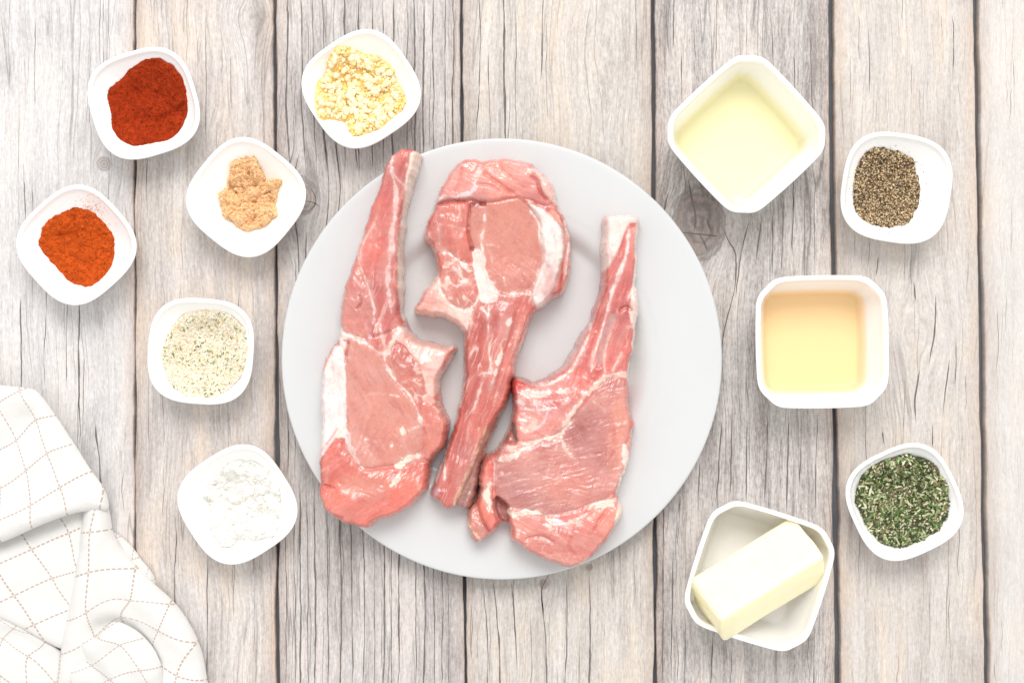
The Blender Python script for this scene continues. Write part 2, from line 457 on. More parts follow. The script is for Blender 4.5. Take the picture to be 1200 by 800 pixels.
# ------------------------------------------------------------------ chops
FAT = (246, 219, 207); FATP = (243, 203, 193); SILV = (240, 224, 219)
class Chop:
    def __init__(s, name, outline, zview=58.0, thick=34.0, edge=8.0, seed=0):
        P0 = chaikin(outline, 3)
        L0 = np.hypot(*(np.roll(P0, -1, 0) - P0).T); t0 = np.r_[0, np.cumsum(L0)]
        tt_ = np.arange(0, t0[-1], 2.0)
        Pc = np.vstack([P0, P0[:1]])
        Q = np.stack([np.interp(tt_, t0, Pc[:, 0]), np.interp(tt_, t0, Pc[:, 1])], 1)
        tg = np.roll(Q, -1, 0) - np.roll(Q, 1, 0); tg /= np.hypot(*tg.T)[:, None] + 1e-9
        jit = fbm(Q[:, 0], Q[:, 1], 0.10, 3, seed + 4) * 2.6
        s.P = Q + np.stack([-tg[:, 1], tg[:, 0]], 1) * jit[:, None]; s.seed = seed; s.thick = thick; s.edge = edge; s.k = 1 - zview / D
        x0, y0 = s.P.min(0) - 3; x1, y1 = s.P.max(0) + 3
        g = 0.85
        xs = np.arange(x0, x1, g); ys = np.arange(y0, y1, g)
        s.X, s.Y = np.meshgrid(xs, ys)
        # ragged outline
        wx = fbm(s.X, s.Y, 0.07, 3, seed + 90) * 1.6; wy = fbm(s.X, s.Y, 0.07, 3, seed + 95) * 1.6
        d, bx, by = sdf(s.X, s.Y, s.P)
        out = d < 0
        snap = out & (d > -1.5)
        s.X = np.where(snap, bx, s.X); s.Y = np.where(snap, by, s.Y)
        s.ok = d > -1.5
        s.d = np.maximum(d, 0)
        s.col = np.zeros(s.X.shape + (3,)); s.h = np.zeros(s.X.shape); s.lab = np.zeros(s.X.shape, int)
        s.rl = np.ones(s.X.shape)
        s.names = []; s.labels = {}
        s.wx = s.X + fbm(s.X, s.Y, 0.05, 3, seed + 3) * 3.0
        s.wy = s.Y + fbm(s.X, s.Y, 0.05, 3, seed + 13) * 3.0
    def shade(s, c, ang, marb=0.0, mott=0.10, fibre=0.10, streak=0.0):
        c = lin(c)
        a = math.radians(ang)
        u = s.wx * math.cos(a) + s.wy * math.sin(a); v = -s.wx * math.sin(a) + s.wy * math.cos(a)
        f = fbm(u * 0.12, v, 0.40, 3, s.seed + 21, 0.7)        # fibres along u
        s.fib = f
        big = fbm(s.X, s.Y, 0.022, 3, s.seed + 29)
        mo = fbm(s.X, s.Y, 0.045, 4, s.seed + 33)
        fine = fbm(s.X, s.Y, 0.35, 2, s.seed + 37)
        q = 1 + 0.9 * fibre * f * np.array([0.5, 1, 1])[:, None, None] + 1.5 * mott * mo * np.array([0.4, 1.1, 1.1])[:, None, None] + 0.05 * fine + mott * 1.3 * big * np.array([0.9, 0.7, 0.35])[:, None, None]
        out = c[None, None, :] * np.moveaxis(q, 0, -1)
        if fibre > 0.06:
            hz = sstep(0.05, 0.6, fbm(u * 0.25, v, 0.07, 4, s.seed + 101, 0.6)); hz2 = sstep(0.0, 0.5, fbm(s.wx, s.wy, 0.03, 3, s.seed + 103))  # whitish sheen haze, painted into the lean colour as soft streaks
            out = out + (lin((238, 190, 184)) - out) * (0.24 * hz + 0.10 * hz2)[..., None]
            dz = sstep(0.1, 0.6, fbm(u * 0.35, v, 0.05, 4, s.seed + 105, 0.6))
            out = out * (1 - 0.28 * dz[..., None] * np.array([0.45, 1.0, 0.9]))
            fl = fbm(u * 0.13, v, 0.75, 2, s.seed + 61); gate = sstep(-0.1, 0.45, fbm(s.X, s.Y, 0.05, 2, s.seed + 65))
            out = out + (lin((240, 190, 180)) - out) * (sstep(0.28, 0.62, fl) * gate * 0.30)[..., None]
            pit = fbm(s.wx * 0.8, s.wy, 0.26, 2, s.seed + 71)
            out = out * (1 - 0.10 * sstep(0.35, 0.7, pit))[..., None]
        if streak > 0:
            r1 = np.abs(fbm(u * 0.05, v, 0.11, 3, s.seed + 81, 0.6)); r2 = np.abs(fbm(u * 0.07, v, 0.21, 2, s.seed + 87, 0.6))
            g1 = sstep(0.0, 0.35, fbm(s.X, s.Y, 0.03, 3, s.seed + 91) + 0.12); g2 = sstep(0.0, 0.35, fbm(s.X, s.Y, 0.045, 3, s.seed + 93) + 0.05)
            ln_ = np.maximum((1 - sstep(0.012, 0.05, r1)) * g1, (1 - sstep(0.01, 0.05, r2)) * g2 * 0.7)
            out = out + (lin((246, 214, 206)) - out) * (streak * ln_)[..., None]
            dk_ = sstep(0.15, 0.55, fbm(u * 0.06, v, 0.13, 3, s.seed + 97))
            out = out * (1 - 0.30 * streak * dk_[..., None] * np.array([0.4, 1.0, 1.0]))
            s.fib = s.fib + 1.6 * ln_ * streak - 1.5 * dk_ * streak
        if marb > 0:
            # thin white veins
            v1 = np.abs(fbm(s.wx, s.wy, 0.055, 3, s.seed + 41)); v2 = np.abs(fbm(u * 0.35, v, 0.10, 3, s.seed + 47))
            mk = sstep(-0.05, 0.3, fbm(s.X, s.Y, 0.035, 2, s.seed + 55))
            vein = np.maximum(1 - sstep(0.0, 0.075, v1), (1 - sstep(0.0, 0.06, v2)) * 0.8) * (0.35 + 0.65 * mk)
            out = out + (lin(FAT) - out) * (marb * vein)[..., None]
        return out
    def region(s, name, poly, c, ang=90, h=0.0, soft=1.0, marb=0.0, rag=2.0, dome=0.0, domer=14.0, groove=0.0, mott=0.12, fibre=0.10, streak=0.0):
        if poly is None:
            m = np.ones(s.X.shape); sd = s.d + 99
        else:
            p = chaikin(poly, 2)
            sd, _, _ = sdf(s.X, s.Y, p)
            sd = sd + fbm(s.X, s.Y, 0.09, 3, s.seed + len(s.names) * 7 + 60) * rag
            m = sstep(-soft, soft, sd)
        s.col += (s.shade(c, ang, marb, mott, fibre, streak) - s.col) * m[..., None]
        s.h += h * sstep(-4, 4, sd) + (0.45 * s.fib * min(1.0, fibre * 8) * m if poly is not None or not s.names else 0)
        if dome: s.h += 0.7 * dome * np.sqrt(np.clip(sd / domer, 0, 1) * (2 - np.clip(sd / domer, 0, 1)))
        if poly is not None and name: s.rl += ((0.35 if 'eye' in name else 1.3) - s.rl) * m
        if groove: s.h -= 0.6 * groove * np.exp(-(sd / 2.2) ** 2)
        if name:
            if name not in s.names: s.names.append(name)
            s.lab = np.where(sd > 0, s.names.index(name), s.lab)
    def seam(s, pts, wd, c=FAT, h=0.8, amt=1.0, rag=1.2, brk=0.0):
        p = chaikin(pts, 2, False)
        d, _, _, t = polydist(s.X, s.Y, p, False)
        n = fbm(s.X, s.Y, 0.13, 4, s.seed + 77 + int(pts[0][0]), 0.65) * (rag * 1.5 + 0.25 * wd)
        taper = np.minimum(1, np.minimum(t, 1 - t) * 7 + 0.25)
        wv_ = 0.8 + 0.9 * fbm(s.X, s.Y, 0.045, 2, s.seed + 31 + int(pts[0][1]))
        ww = wd * 0.50 * taper * np.clip(wv_, 0.35, 1.5)
        core = 1 - sstep(-0.6, 0.6, d + n - ww)
        halo = np.exp(-(np.maximum(d + n * 0.5 - ww, 0) / (1.4 + 0.4 * wd)) ** 2) * taper
        tex = np.clip(0.95 + 0.7 * fbm(s.X, s.Y, 0.16, 3, s.seed + 53, 0.6), 0.5, 1)
        m = np.maximum(core * tex, halo * 0.20) * amt
        if brk: m = m * sstep(-brk, 0.25, fbm(s.X, s.Y, 0.06, 2, s.seed + 5) + 0.15)
        s.col += (s.shade(c, 90, 0, 0.05, 0.05) - s.col) * m[..., None]
        s.h += 0.5 * h * m
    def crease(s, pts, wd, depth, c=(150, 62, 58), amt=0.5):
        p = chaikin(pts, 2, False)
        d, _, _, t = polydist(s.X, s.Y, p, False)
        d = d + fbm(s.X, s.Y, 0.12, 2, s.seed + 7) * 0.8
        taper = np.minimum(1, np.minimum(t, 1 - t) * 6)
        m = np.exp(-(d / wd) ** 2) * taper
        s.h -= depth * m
        s.col += (lin(c) - s.col) * (m * amt)[..., None]  # the groove is darkened in colour too, its shade painted in
    def lump(s, pts, r, h):
        p = chaikin(pts, 2, False) if len(pts) > 2 else np.array(pts, float)
        d, _, _, _ = polydist(s.X, s.Y, p, False)
        s.h += h * np.exp(-(d / r) ** 2)
    def build(s, label, tint=np.array([0.80, 0.78, 0.75])):
        inset = s.d ** 2 / (s.d + 2.2 * np.exp(-s.d / 9.0) + 1e-6)
        u = np.clip(inset / s.edge, 0, 1)
        prof = np.sqrt(np.clip(u * (2 - u), 0, 1)) * 0.86 + 0.14 * sstep(0, 40, s.d)
        relief = s.h + fbm(s.X, s.Y, 0.018, 2, s.seed + 1) * 4.0 + fbm(s.wx, s.wy, 0.05, 2, s.seed + 2) * 1.5 * s.rl + fbm(s.X, s.Y, 0.16, 2, s.seed + 8) * 0.4 * s.rl
        # positions: pull the border cells onto the side
        gx = np.zeros_like(s.X); gy = np.zeros_like(s.Y)
        gy_, gx_ = np.gradient(s.d)
        L = np.hypot(gx_, gy_) + 1e-6
        sh = np.where(s.d < 14, inset - s.d, 0) * (s.d > 0)
        X = s.X + gx_ / L * sh; Y = s.Y + gy_ / L * sh
        wxp = (X - CX) * s.k; wyp = (CY - Y) * s.k
        r = np.hypot(wxp - plc[0], wyp - plc[1])
        base = plate_z(np.minimum(r, PR)) + 0.7
        soft = np.interp(r, [0, 120, 200, 260], [11, 12, 22, 33])
        top = base * (1 - prof) + (soft + s.thick) * prof + relief * sstep(0, 9, s.d)
        top = np.maximum(top, base)
        ny, nx = X.shape
        vid = np.arange(ny * nx).reshape(ny, nx)
        c4 = np.stack([vid[:-1, :-1], vid[1:, :-1], vid[1:, 1:], vid[:-1, 1:]], -1).reshape(-1, 4)
        okv = s.ok.ravel()
        keep = okv[c4].all(1) & (s.d.ravel()[c4] > 0).any(1)
        c4 = c4[keep]
        Vt = np.stack([wxp.ravel(), wyp.ravel(), top.ravel()], 1) * S
        Vb = np.stack([wxp.ravel(), wyp.ravel(), base.ravel()], 1) * S
        # smooth normals for the top, shared across the parts
        a, b_, c_, d_ = (Vt[c4[:, i]] for i in range(4))
        fn = np.cross(c_ - a, d_ - b_)
        N = np.zeros_like(Vt)
        for i in range(4): np.add.at(N, c4[:, i], fn)
        N /= np.linalg.norm(N, axis=1, keepdims=True) + 1e-20
        # pale thin fat along much of the cut edge
        ef_ = (1 - sstep(1.2, 4.2, s.d + fbm(s.X, s.Y, 0.10, 3, s.seed + 15) * 2.0)) * sstep(-0.1, 0.3, fbm(s.X, s.Y, 0.02, 2, s.seed + 16)) * 0.75
        s.col += (lin((244, 206, 194)) - s.col) * ef_[..., None]
        cols = np.clip(s.col.reshape(-1, 3), 0.01, 0.95)
        fatty = sstep(0.45, 0.72, cols[:, 1:2])
        cols = cols * (tint * (1 - fatty) * np.array([0.98, 0.94, 0.94]) + np.array([0.86, 0.85, 0.85]) * fatty)
        lab = s.lab.ravel()
        cl = np.sort(lab[c4], 1)[:, 1]
        # stray islands of a part go to the part around them
        CL = np.full((ny - 1) * (nx - 1), -1); CL[np.where(keep)[0]] = cl; CL = CL.reshape(ny - 1, nx - 1)
        for i_ in range(len(s.names)):
            left = CL == i_; comps = []
            while left.any():
                reg = np.zeros_like(left); reg[tuple(np.argwhere(left)[0])] = True
                while True:
                    g_ = reg.copy()
                    for _q in range(8):
                        g_[1:] |= g_[:-1].copy(); g_[:-1] |= g_[1:].copy(); g_[:, 1:] |= g_[:, :-1].copy(); g_[:, :-1] |= g_[:, 1:].copy(); g_ &= left
                    if (g_ == reg).all(): break
                    reg = g_
                comps.append(reg); left = left & ~reg
            comps.sort(key=lambda r: -r.sum())
            for reg in comps[1:]:
                ys_, xs_ = np.where(reg)
                ring = CL[max(ys_.min() - 1, 0):ys_.max() + 2, max(xs_.min() - 1, 0):xs_.max() + 2]
                ring = ring[(ring != i_) & (ring >= 0)]
                if len(ring): CL[reg] = np.bincount(ring).argmax()
        cl = CL.ravel()[np.where(keep)[0]]
        root = empty('rib_chop', (float((s.P[:, 0].mean() - CX) * s.k * S), float((CY - s.P[:, 1].mean()) * s.k * S), 9 * S))
        loc = np.array(root.location)
        tag(root, label, 'chop', 'raw chops on the plate')
        for i, nm in enumerate(s.names):
            f = c4[cl == i]
            if len(f) == 0: continue
            used, inv = np.unique(f, return_inverse=True); f2 = inv.reshape(-1, 4)
            n = len(used)
            V2 = np.concatenate([Vt[used], Vb[used]]) - loc
            Nn = np.concatenate([N[used], np.tile([[0, 0, -1.0]], (n, 1))])
            ed = np.concatenate([f2[:, [0, 1]], f2[:, [1, 2]], f2[:, [2, 3]], f2[:, [3, 0]]])
            key = ed[:, 0].astype(np.int64) * n + ed[:, 1]; rk = ed[:, 1].astype(np.int64) * n + ed[:, 0]
            be = ed[~np.isin(key, rk)]
            wall = np.stack([be[:, 1], be[:, 0], be[:, 0] + n, be[:, 1] + n], 1)
            o = mesh_np(nm, V2, [f2, f2[:, ::-1] + n, wall], meat_mat, root, np.concatenate([cols[used]] * 2), True, Nn)
            if nm in s.labels: o['label'] = s.labels[nm]
        return root

def make_meat():
    m, nt, b = new_mat('raw_meat')
    a = attr_col(nt)
    o = coords(nt)
    n1 = noise(nt, o, 900, 4, 0.6)
    n2 = noise(nt, o, 260, 3, 0.55)
    c = mixc(nt, 1.0, a.outputs['Color'], mixc(nt, n1, (0.94, 0.91, 0.91), (1.05, 1.08, 1.08)), 'MULTIPLY')
    nt.links.new(c, b.inputs['Base Color'])
    rg = n2.step(0.35, 0.7) * 0.26 + 0.20
    nt.links.new(rg.s, b.inputs['Roughness'])
    b.inputs['Specular IOR Level'].default_value = 0.7
    b.inputs['Coat Weight'].default_value = 0.3; b.inputs['Coat Roughness'].default_value = 0.10
    b.inputs['Subsurface Weight'].default_value = 0.22
    b.inputs['Subsurface Radius'].default_value = (0.0009, 0.0004, 0.0003)
    b.inputs['Subsurface Scale'].default_value = 1.0
    bump(nt, b, n1 * 0.3 + n2, 0.0004, 0.5)
    return m
meat_mat = make_meat()

A = lambda p: Z(360, 160, p); B = lambda p: Z(360, 340, p); Cc = lambda p: Z(360, 460, p)
out1 = [(472, 170.5), (495, 177), (494, 186), (486, 210), (480, 232), (474, 257), (472, 285), (471, 315), (470, 350), (471, 372), (476, 382), (485, 395), (500, 401), (520, 405),
        (533, 404), (535, 411), (525, 427), (515, 440), (513, 457), (516, 472), (524, 487), (527, 500), (524, 515), (517, 530), (508, 539), (504, 546), (505, 557), (499, 577), (485, 592), (467, 604), (452, 610), (438, 611), (435, 621),
        (422, 620), (402, 614), (385, 604), (375, 590), (372, 570), (374, 550), (371, 530), (374, 515), (376, 490), (372, 460), (376, 445), (375, 422), (388, 406), (397, 390), (397, 355), (400, 340),
        (410, 315), (417, 290), (426, 267), (432, 245), (442, 222), (449, 192), (460, 179)]
ch = Chop('chop', out1, seed=1, thick=46)
ch.region('rib_meat', None, (218, 120, 112), 108, mott=0.18, fibre=0.16, streak=0.55)
ch.region('rib_meat', A([(350, 140), (400, 90), (395, 180), (370, 260), (330, 380), (280, 470), (265, 430), (300, 330)]), (221, 126, 118), 112, streak=0.35)
ch.region('shoulder_muscle', Z(360, 340, [(150, 30), (170, -60), (250, -120), (275, -60), (300, 40), (305, 150), (288, 222), (250, 220), (190, 200), (150, 180)]), (226, 142, 131), 60, dome=3, groove=2.0, streak=0.35)
ch.region('rib_bone', A([(492, 74), (545, 60), (512, 200), (484, 300), (460, 400), (455, 500), (455, 860), (428, 860), (416, 640), (424, 480), (438, 380), (454, 280), (462, 200), (478, 130)]), (241, 219, 203), 80, h=1.5, rag=1.0)
ch.region('silverskin', B([(110, 265), (178, 255), (184, 400), (182, 560), (192, 640), (150, 680), (110, 730), (60, 800), (30, 790), (50, 600), (40, 430), (70, 340)]), (243, 224, 219), 85, h=-1.0, dome=4, domer=20, mott=0.08, rag=2)
ch.region('silverskin', B([(60, 330), (120, 262), (130, 270), (90, 370), (60, 420)]), (236, 176, 166), 60, rag=1)
ch.region('eye_muscle', B([(186, 240), (240, 218), (300, 256), (350, 306), (388, 400), (460, 476), (520, 560), (542, 640), (552, 700), (530, 768), (440, 802), (360, 825), (272, 845), (212, 750), (190, 650), (186, 530)]), (219, 146, 132), 60, streak=0.12, dome=1.5, groove=1.0, mott=0.10, fibre=0.07)
ch.region('marbled_muscle', B([(382, 275), (430, 246), (490, 306), (542, 380), (558, 470), (522, 528), (470, 482), (430, 432), (398, 392), (378, 330)]), (208, 120, 108), 60, marb=0.75, groove=1.2, rag=0.6)
ch.region('backbone', B([(415, 185), (450, 165), (500, 222), (560, 245), (640, 256), (700, 250), (704, 300), (625, 408), (616, 475), (585, 510), (552, 480), (548, 392), (492, 306), (455, 255), (410, 230)]), (243, 200, 190), 30, h=1, mott=0.2, marb=0.25)
ch.region('side_muscle', B([(528, 535), (560, 520), (610, 545), (672, 630), (665, 700), (620, 790), (560, 810), (542, 770), (552, 700), (540, 620)]), (224, 138, 124), 70, dome=2, groove=1.6)
ch.region('cap_muscle', Cc([(40, 540), (35, 430), (85, 290), (150, 205), (196, 258), (270, 368), (360, 347), (425, 345), (540, 312), (575, 328), (590, 390), (510, 545), (430, 590), (300, 660), (170, 635)]), (228, 124, 111), 150, dome=4, domer=26, groove=1.6, mott=0.22, streak=0.3)
ch.region('cap_muscle', Cc([(150, 350), (250, 370), (340, 350), (400, 400), (380, 500), (250, 520), (160, 450)]), (226, 143, 128), 20, soft=10, rag=5)
ch.seam(A([(445, 60), (402, 105), (402, 180), (424, 250), (416, 340), (402, 440), (392, 560), (376, 660), (384, 760), (392, 830)]), 4.6, (242, 205, 198))
ch.seam(A([(402, 170), (430, 215), (460, 235)]), 3, (240, 200, 194))
ch.seam(A([(470, 130), (464, 200), (450, 300), (430, 400), (420, 500), (412, 640), (420, 780)]), 2.2, (240, 200, 190), brk=0.2)
ch.seam(A([(362, 260), (350, 340), (312, 430), (266, 490), (250, 560), (272, 650), (295, 730), (312, 800)]), 2.6, (240, 190, 182), brk=0.15)
ch.seam(A([(250, 480), (240, 560), (262, 640)]), 5, (240, 196, 188))
ch.seam(B([(272, -70), (300, 20), (318, 100), (308, 160)]), 4.4, (243, 212, 205))
ch.seam(B([(298, 150), (292, 228)]), 2.6, (214, 178, 190))
ch.seam(B([(150, 30), (200, 40), (240, 50), (262, 20)]), 4.5, (240, 182, 172))
ch.seam(B([(345, 160), (355, 240), (372, 280)]), 3, (240, 194, 184))
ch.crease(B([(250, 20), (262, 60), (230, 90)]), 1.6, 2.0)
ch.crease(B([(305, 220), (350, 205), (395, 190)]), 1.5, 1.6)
ch.seam(B([(150, 180), (180, 218), (240, 222), (300, 262), (345, 300), (378, 290), (398, 250), (412, 205), (428, 172), (470, 190), (490, 250)]), 6.0, (244, 212, 200), rag=2.5)
ch.seam(B([(150, 175), (165, 240), (178, 330)]), 8, (245, 222, 212), rag=2.5)
ch.seam(B([(178, 330), (182, 480), (186, 600)]), 2.4, (246, 228, 220))
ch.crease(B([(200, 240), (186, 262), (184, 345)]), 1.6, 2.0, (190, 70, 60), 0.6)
ch.seam(B([(362, 310), (382, 380), (420, 430)]), 5.6, (246, 218, 208))
ch.seam(B([(420, 430), (480, 486), (518, 560), (536, 625)]), 4.2, (247, 224, 214))
ch.seam(B([(425, 310), (440, 350), (470, 360), (500, 350), (520, 400), (500, 430), (540, 450)]), 4.5, (240, 196, 184), rag=3.5, brk=0.1)
ch.seam(B([(440, 200), (470, 235), (485, 250)]), 5, (236, 150, 138), h=-0.5)
ch.crease(B([(690, 275), (650, 300), (628, 380)]), 1.8, 1.5, (215, 95, 95), 0.55)
ch.seam(B([(545, 500), (590, 520), (612, 545)]), 8, (240, 190, 178), rag=4)
ch.seam(B([(590, 545), (630, 590), (655, 640)]), 3.4, (240, 192, 184), brk=0.2)
ch.seam(B([(475, 660), (520, 640), (545, 632)]), 1.2, (236, 190, 180)); ch.seam(B([(438, 668), (462, 660)]), 6, (247, 218, 200)); ch.seam(B([(395, 728), (402, 730)]), 3.4, (248, 224, 206)); ch.seam(B([(268, 700), (282, 700)]), 2.4, (246, 210, 196))
ch.seam(B([(265, 496), (310, 484), (360, 488)]), 1.6, (238, 190, 180), brk=0.2); ch.seam(B([(390, 490), (430, 500)]), 1.4, (238, 190, 180))
ch.region(None, B([(130, 640), (182, 590), (198, 700), (180, 690), (140, 700)]), (247, 228, 218), 80, rag=3)
ch.seam(B([(188, 660), (208, 740), (240, 800), (270, 835)]), 5.4, (244, 218, 212))
ch.seam(B([(60, 770), (110, 700), (150, 640)]), 2, (226, 176, 180), brk=0.2)
ch.seam(Cc([(410, 348), (470, 312), (538, 288)]), 7.4, (248, 222, 206), h=1.5, rag=3.0)
ch.seam(Cc([(446, 362), (420, 410), (392, 438)]), 4.2, (246, 214, 198), rag=3.0)
ch.seam(Cc([(160, 430), (210, 470), (265, 485)]), 4, (240, 178, 164), rag=4, amt=0.7); ch.seam(Cc([(95, 280), (105, 360), (98, 420)]), 3, (238, 160, 146), amt=0.7)
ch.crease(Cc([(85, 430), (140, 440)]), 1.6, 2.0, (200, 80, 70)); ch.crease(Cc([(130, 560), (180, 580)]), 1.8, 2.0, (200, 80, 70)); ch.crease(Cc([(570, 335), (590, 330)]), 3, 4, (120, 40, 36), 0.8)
ch.seam(Cc([(110, 572), (140, 590), (190, 616)]), 3.5, (246, 206, 190), amt=0.8); ch.seam(Cc([(515, 400), (522, 450), (535, 475)]), 1.4, (240, 180, 166)); ch.seam(Cc([(300, 640), (330, 600)]), 4, (244, 190, 176), amt=0.6)
ch.seam(B([(190, 780), (230, 700), (240, 600), (260, 520)]), 10, (214, 150, 136), h=0, amt=0.3, rag=6)
ch.labels = {'rib_bone': 'cream rib bone showing along the edge', 'silverskin': 'pale silverskin along the side', 'eye_muscle': 'large smooth dull pink muscle'}
chop1 = ch.build('raw rib chop at the left of the plate, long bone pointing up past the rim')

Dd = lambda p: Z(480, 170, p); Ee = lambda p: Z(480, 320, p); Ff = lambda p: Z(480, 440, p)
out2 = Dd([(200, 92), (255, 55), (330, 62), (400, 54), (520, 58), (572, 76), (600, 112), (650, 148), (682, 200), (690, 270), (735, 335), (766, 430), (767, 520), (752, 640), (722, 700), (680, 716), (634, 762)]) \
     + Ee([(588, 180), (562, 260), (532, 330), (502, 430), (482, 530), (458, 600), (436, 660)]) + Ff([(412, 230), (366, 340), (334, 430), (322, 520), (304, 600), (262, 642), (222, 622), (160, 636), (132, 592), (80, 572), (100, 510), (140, 420), (180, 310), (220, 170), (240, 60)]) \
     + Ee([(246, 420), (250, 330), (240, 270), (190, 222), (120, 204), (40, 198), (8, 184), (12, 150), (60, 80), (108, 20)]) + Dd([(134, 580), (112, 540), (100, 490), (66, 452), (55, 390), (84, 330), (108, 282), (130, 220), (165, 150)])
ch = Chop('chop', out2, seed=5, thick=47)
ch.region('rib_meat', None, (215, 116, 105), 110, mott=0.18, fibre=0.2, streak=0.8)
ch.region('cap_muscle', Dd([(190, 80), (255, 35), (400, 35), (520, 38), (590, 70), (640, 140), (690, 200), (700, 280), (620, 285), (560, 255), (500, 238), (420, 262), (300, 262), (200, 256), (95, 292), (120, 220), (160, 140)]), (241, 164, 155), 20, dome=5, domer=22, groove=2.5, mott=0.26, streak=0.45)
ch.region('side_muscle', Dd([(100, 288), (200, 268), (288, 266), (276, 400), (290, 478), (300, 540), (262, 560), (200, 500), (105, 498), (50, 460), (40, 390), (75, 320)]), (229, 136, 122), 80, dome=2.0, groove=2.5, mott=0.22, streak=0.35)
ch.region('eye_muscle', Dd([(288, 300), (360, 276), (480, 248), (545, 272), (604, 340), (612, 430), (632, 520), (592, 600), (562, 695), (400, 700), (350, 600), (338, 500), (282, 476), (276, 380)]), (221, 146, 131), 40, h=-2.0, groove=1.5, mott=0.1, fibre=0.07)
ch.region('marbled_muscle', Dd([(150, 560), (215, 545), (300, 590), (332, 670), (318, 760), (240, 775), (175, 725), (140, 650)]), (211, 124, 112), 60, marb=0.85, groove=1.0, rag=0.6)
ch.region('backbone', Ee([(-5, 190), (10, 145), (60, 75), (130, -15), (150, 20), (148, 90), (200, 150), (240, 180), (300, 155), (290, 230), (245, 290), (190, 230), (120, 212), (30, 205)]), (243, 198, 187), 20, h=1, mott=0.2, marb=0.2)
ch.region('fat_flap', Dd([(528, 262), (600, 285), (655, 325), (705, 380), (722, 450), (712, 560), (690, 640), (645, 745), (590, 760), (566, 700), (598, 600), (630, 530), (608, 440), (614, 345)]), (244, 226, 219), 80, h=2.0, dome=6, domer=16, groove=1.5, mott=0.12, soft=2.5)
ch.seam(Dd([(680, 420), (690, 500), (670, 600), (640, 690)]), 3, (236, 196, 188), amt=0.6, h=-1.5); ch.seam(Dd([(610, 330), (660, 400), (700, 470)]), 3, (238, 204, 196), amt=0.5, h=-1.0); ch.crease(Dd([(650, 560), (620, 640), (590, 720)]), 3, 2, (236, 200, 192), 0.4)
ch.region('outer_fat_edge', Dd([(722, 330), (740, 330), (780, 430), (780, 520), (764, 650), (700, 725), (716, 640), (724, 540), (736, 460), (716, 380)]), (232, 160, 148), 85, h=-4, groove=2.5, rag=1.2)
ch.region('curled_fat', Dd([(606, 170), (650, 138), (700, 200), (700, 285), (650, 275), (612, 225)]), (244, 192, 182), 80, dome=4, domer=12, groove=2)
ch.region('rib_bone', Ff([(420, 180), (400, 200), (355, 262), (312, 372), (262, 490), (212, 605), (230, 640), (300, 640), (345, 520), (380, 340), (440, 230)]), (176, 128, 116), 115, h=-9, rag=1.0, groove=0.5, marb=0.4)  # turned-away side of the rib, its shade painted as a darker brown
ch.region('membrane_strip', Ff([(240, 90), (222, 200), (192, 310), (152, 430), (112, 572), (70, 580), (100, 500), (140, 410), (180, 300), (215, 180), (232, 80)]), (240, 219, 215), 110, rag=0.8)
ch.seam(Dd([(112, 276), (165, 240), (230, 248), (290, 226), (312, 176)]), 6.0, (238, 214, 212), h=1.5, rag=3)
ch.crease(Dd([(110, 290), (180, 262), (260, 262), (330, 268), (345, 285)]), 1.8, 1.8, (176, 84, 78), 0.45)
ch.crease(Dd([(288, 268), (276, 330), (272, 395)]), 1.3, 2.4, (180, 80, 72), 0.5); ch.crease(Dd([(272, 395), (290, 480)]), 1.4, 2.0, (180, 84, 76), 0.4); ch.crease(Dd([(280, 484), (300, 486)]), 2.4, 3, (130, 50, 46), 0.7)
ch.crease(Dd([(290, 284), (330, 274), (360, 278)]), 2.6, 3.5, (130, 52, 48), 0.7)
ch.seam(Dd([(145, 375), (200, 382), (260, 400)]), 1.8, (240, 178, 164)); ch.seam(Dd([(95, 330), (130, 350), (140, 420), (142, 470)]), 3.0, (244, 196, 186), brk=0.1, rag=3); ch.seam(Dd([(230, 290), (240, 320), (225, 350)]), 2.0, (244, 190, 178)); ch.seam(Dd([(70, 400), (90, 430)]), 4, (236, 180, 178), rag=3)
ch.seam(Dd([(110, 486), (170, 500), (240, 550), (290, 590)]), 5.5, (245, 206, 196), rag=3); ch.seam(Dd([(175, 570), (210, 540), (235, 530)]), 8, (246, 214, 202), rag=3)
ch.seam(Dd([(356, 300), (350, 340), (356, 385), (334, 425), (342, 500), (352, 560)]), 3.0, (247, 216, 204), brk=0.15, rag=2)
ch.region(None, Dd([(292, 490), (340, 480), (360, 590), (392, 650), (430, 690), (400, 740), (350, 745), (320, 690), (288, 590)]), (248, 224, 214), 80, rag=3.5, h=1.0)
ch.seam(Dd([(380, 720), (450, 700), (520, 695), (575, 700)]), 4.6, (246, 212, 202), rag=2)
ch.seam(Dd([(395, 650), (440, 620), (450, 660)]), 2.6, (242, 196, 184), brk=0.1, rag=2); ch.seam(Dd([(380, 500), (390, 560), (360, 620)]), 1.6, (240, 190, 180), brk=0.1); ch.seam(Dd([(340, 470), (400, 468), (440, 490)]), 1.4, (240, 194, 182), brk=0.1)
for q in ([(150, 660), (190, 650), (230, 665), (260, 640)], [(180, 620), (165, 680), (190, 720)], [(230, 590), (260, 640), (300, 650)], [(250, 690), (262, 740), (245, 770)], [(200, 570), (230, 590)]):
    ch.seam(Dd(q), 3.4, (243, 202, 192), rag=3)
ch.seam(Dd([(566, 690), (604, 600), (634, 528), (610, 440), (612, 370), (560, 300)]), 2.0, (248, 226, 216))
ch.seam(Dd([(720, 350), (745, 420), (740, 520), (730, 610)]), 3.0, (246, 224, 220))
ch.region(None, Dd([(648, 300), (690, 310), (718, 380), (700, 372), (665, 345)]), (240, 168, 150), 70, rag=3)
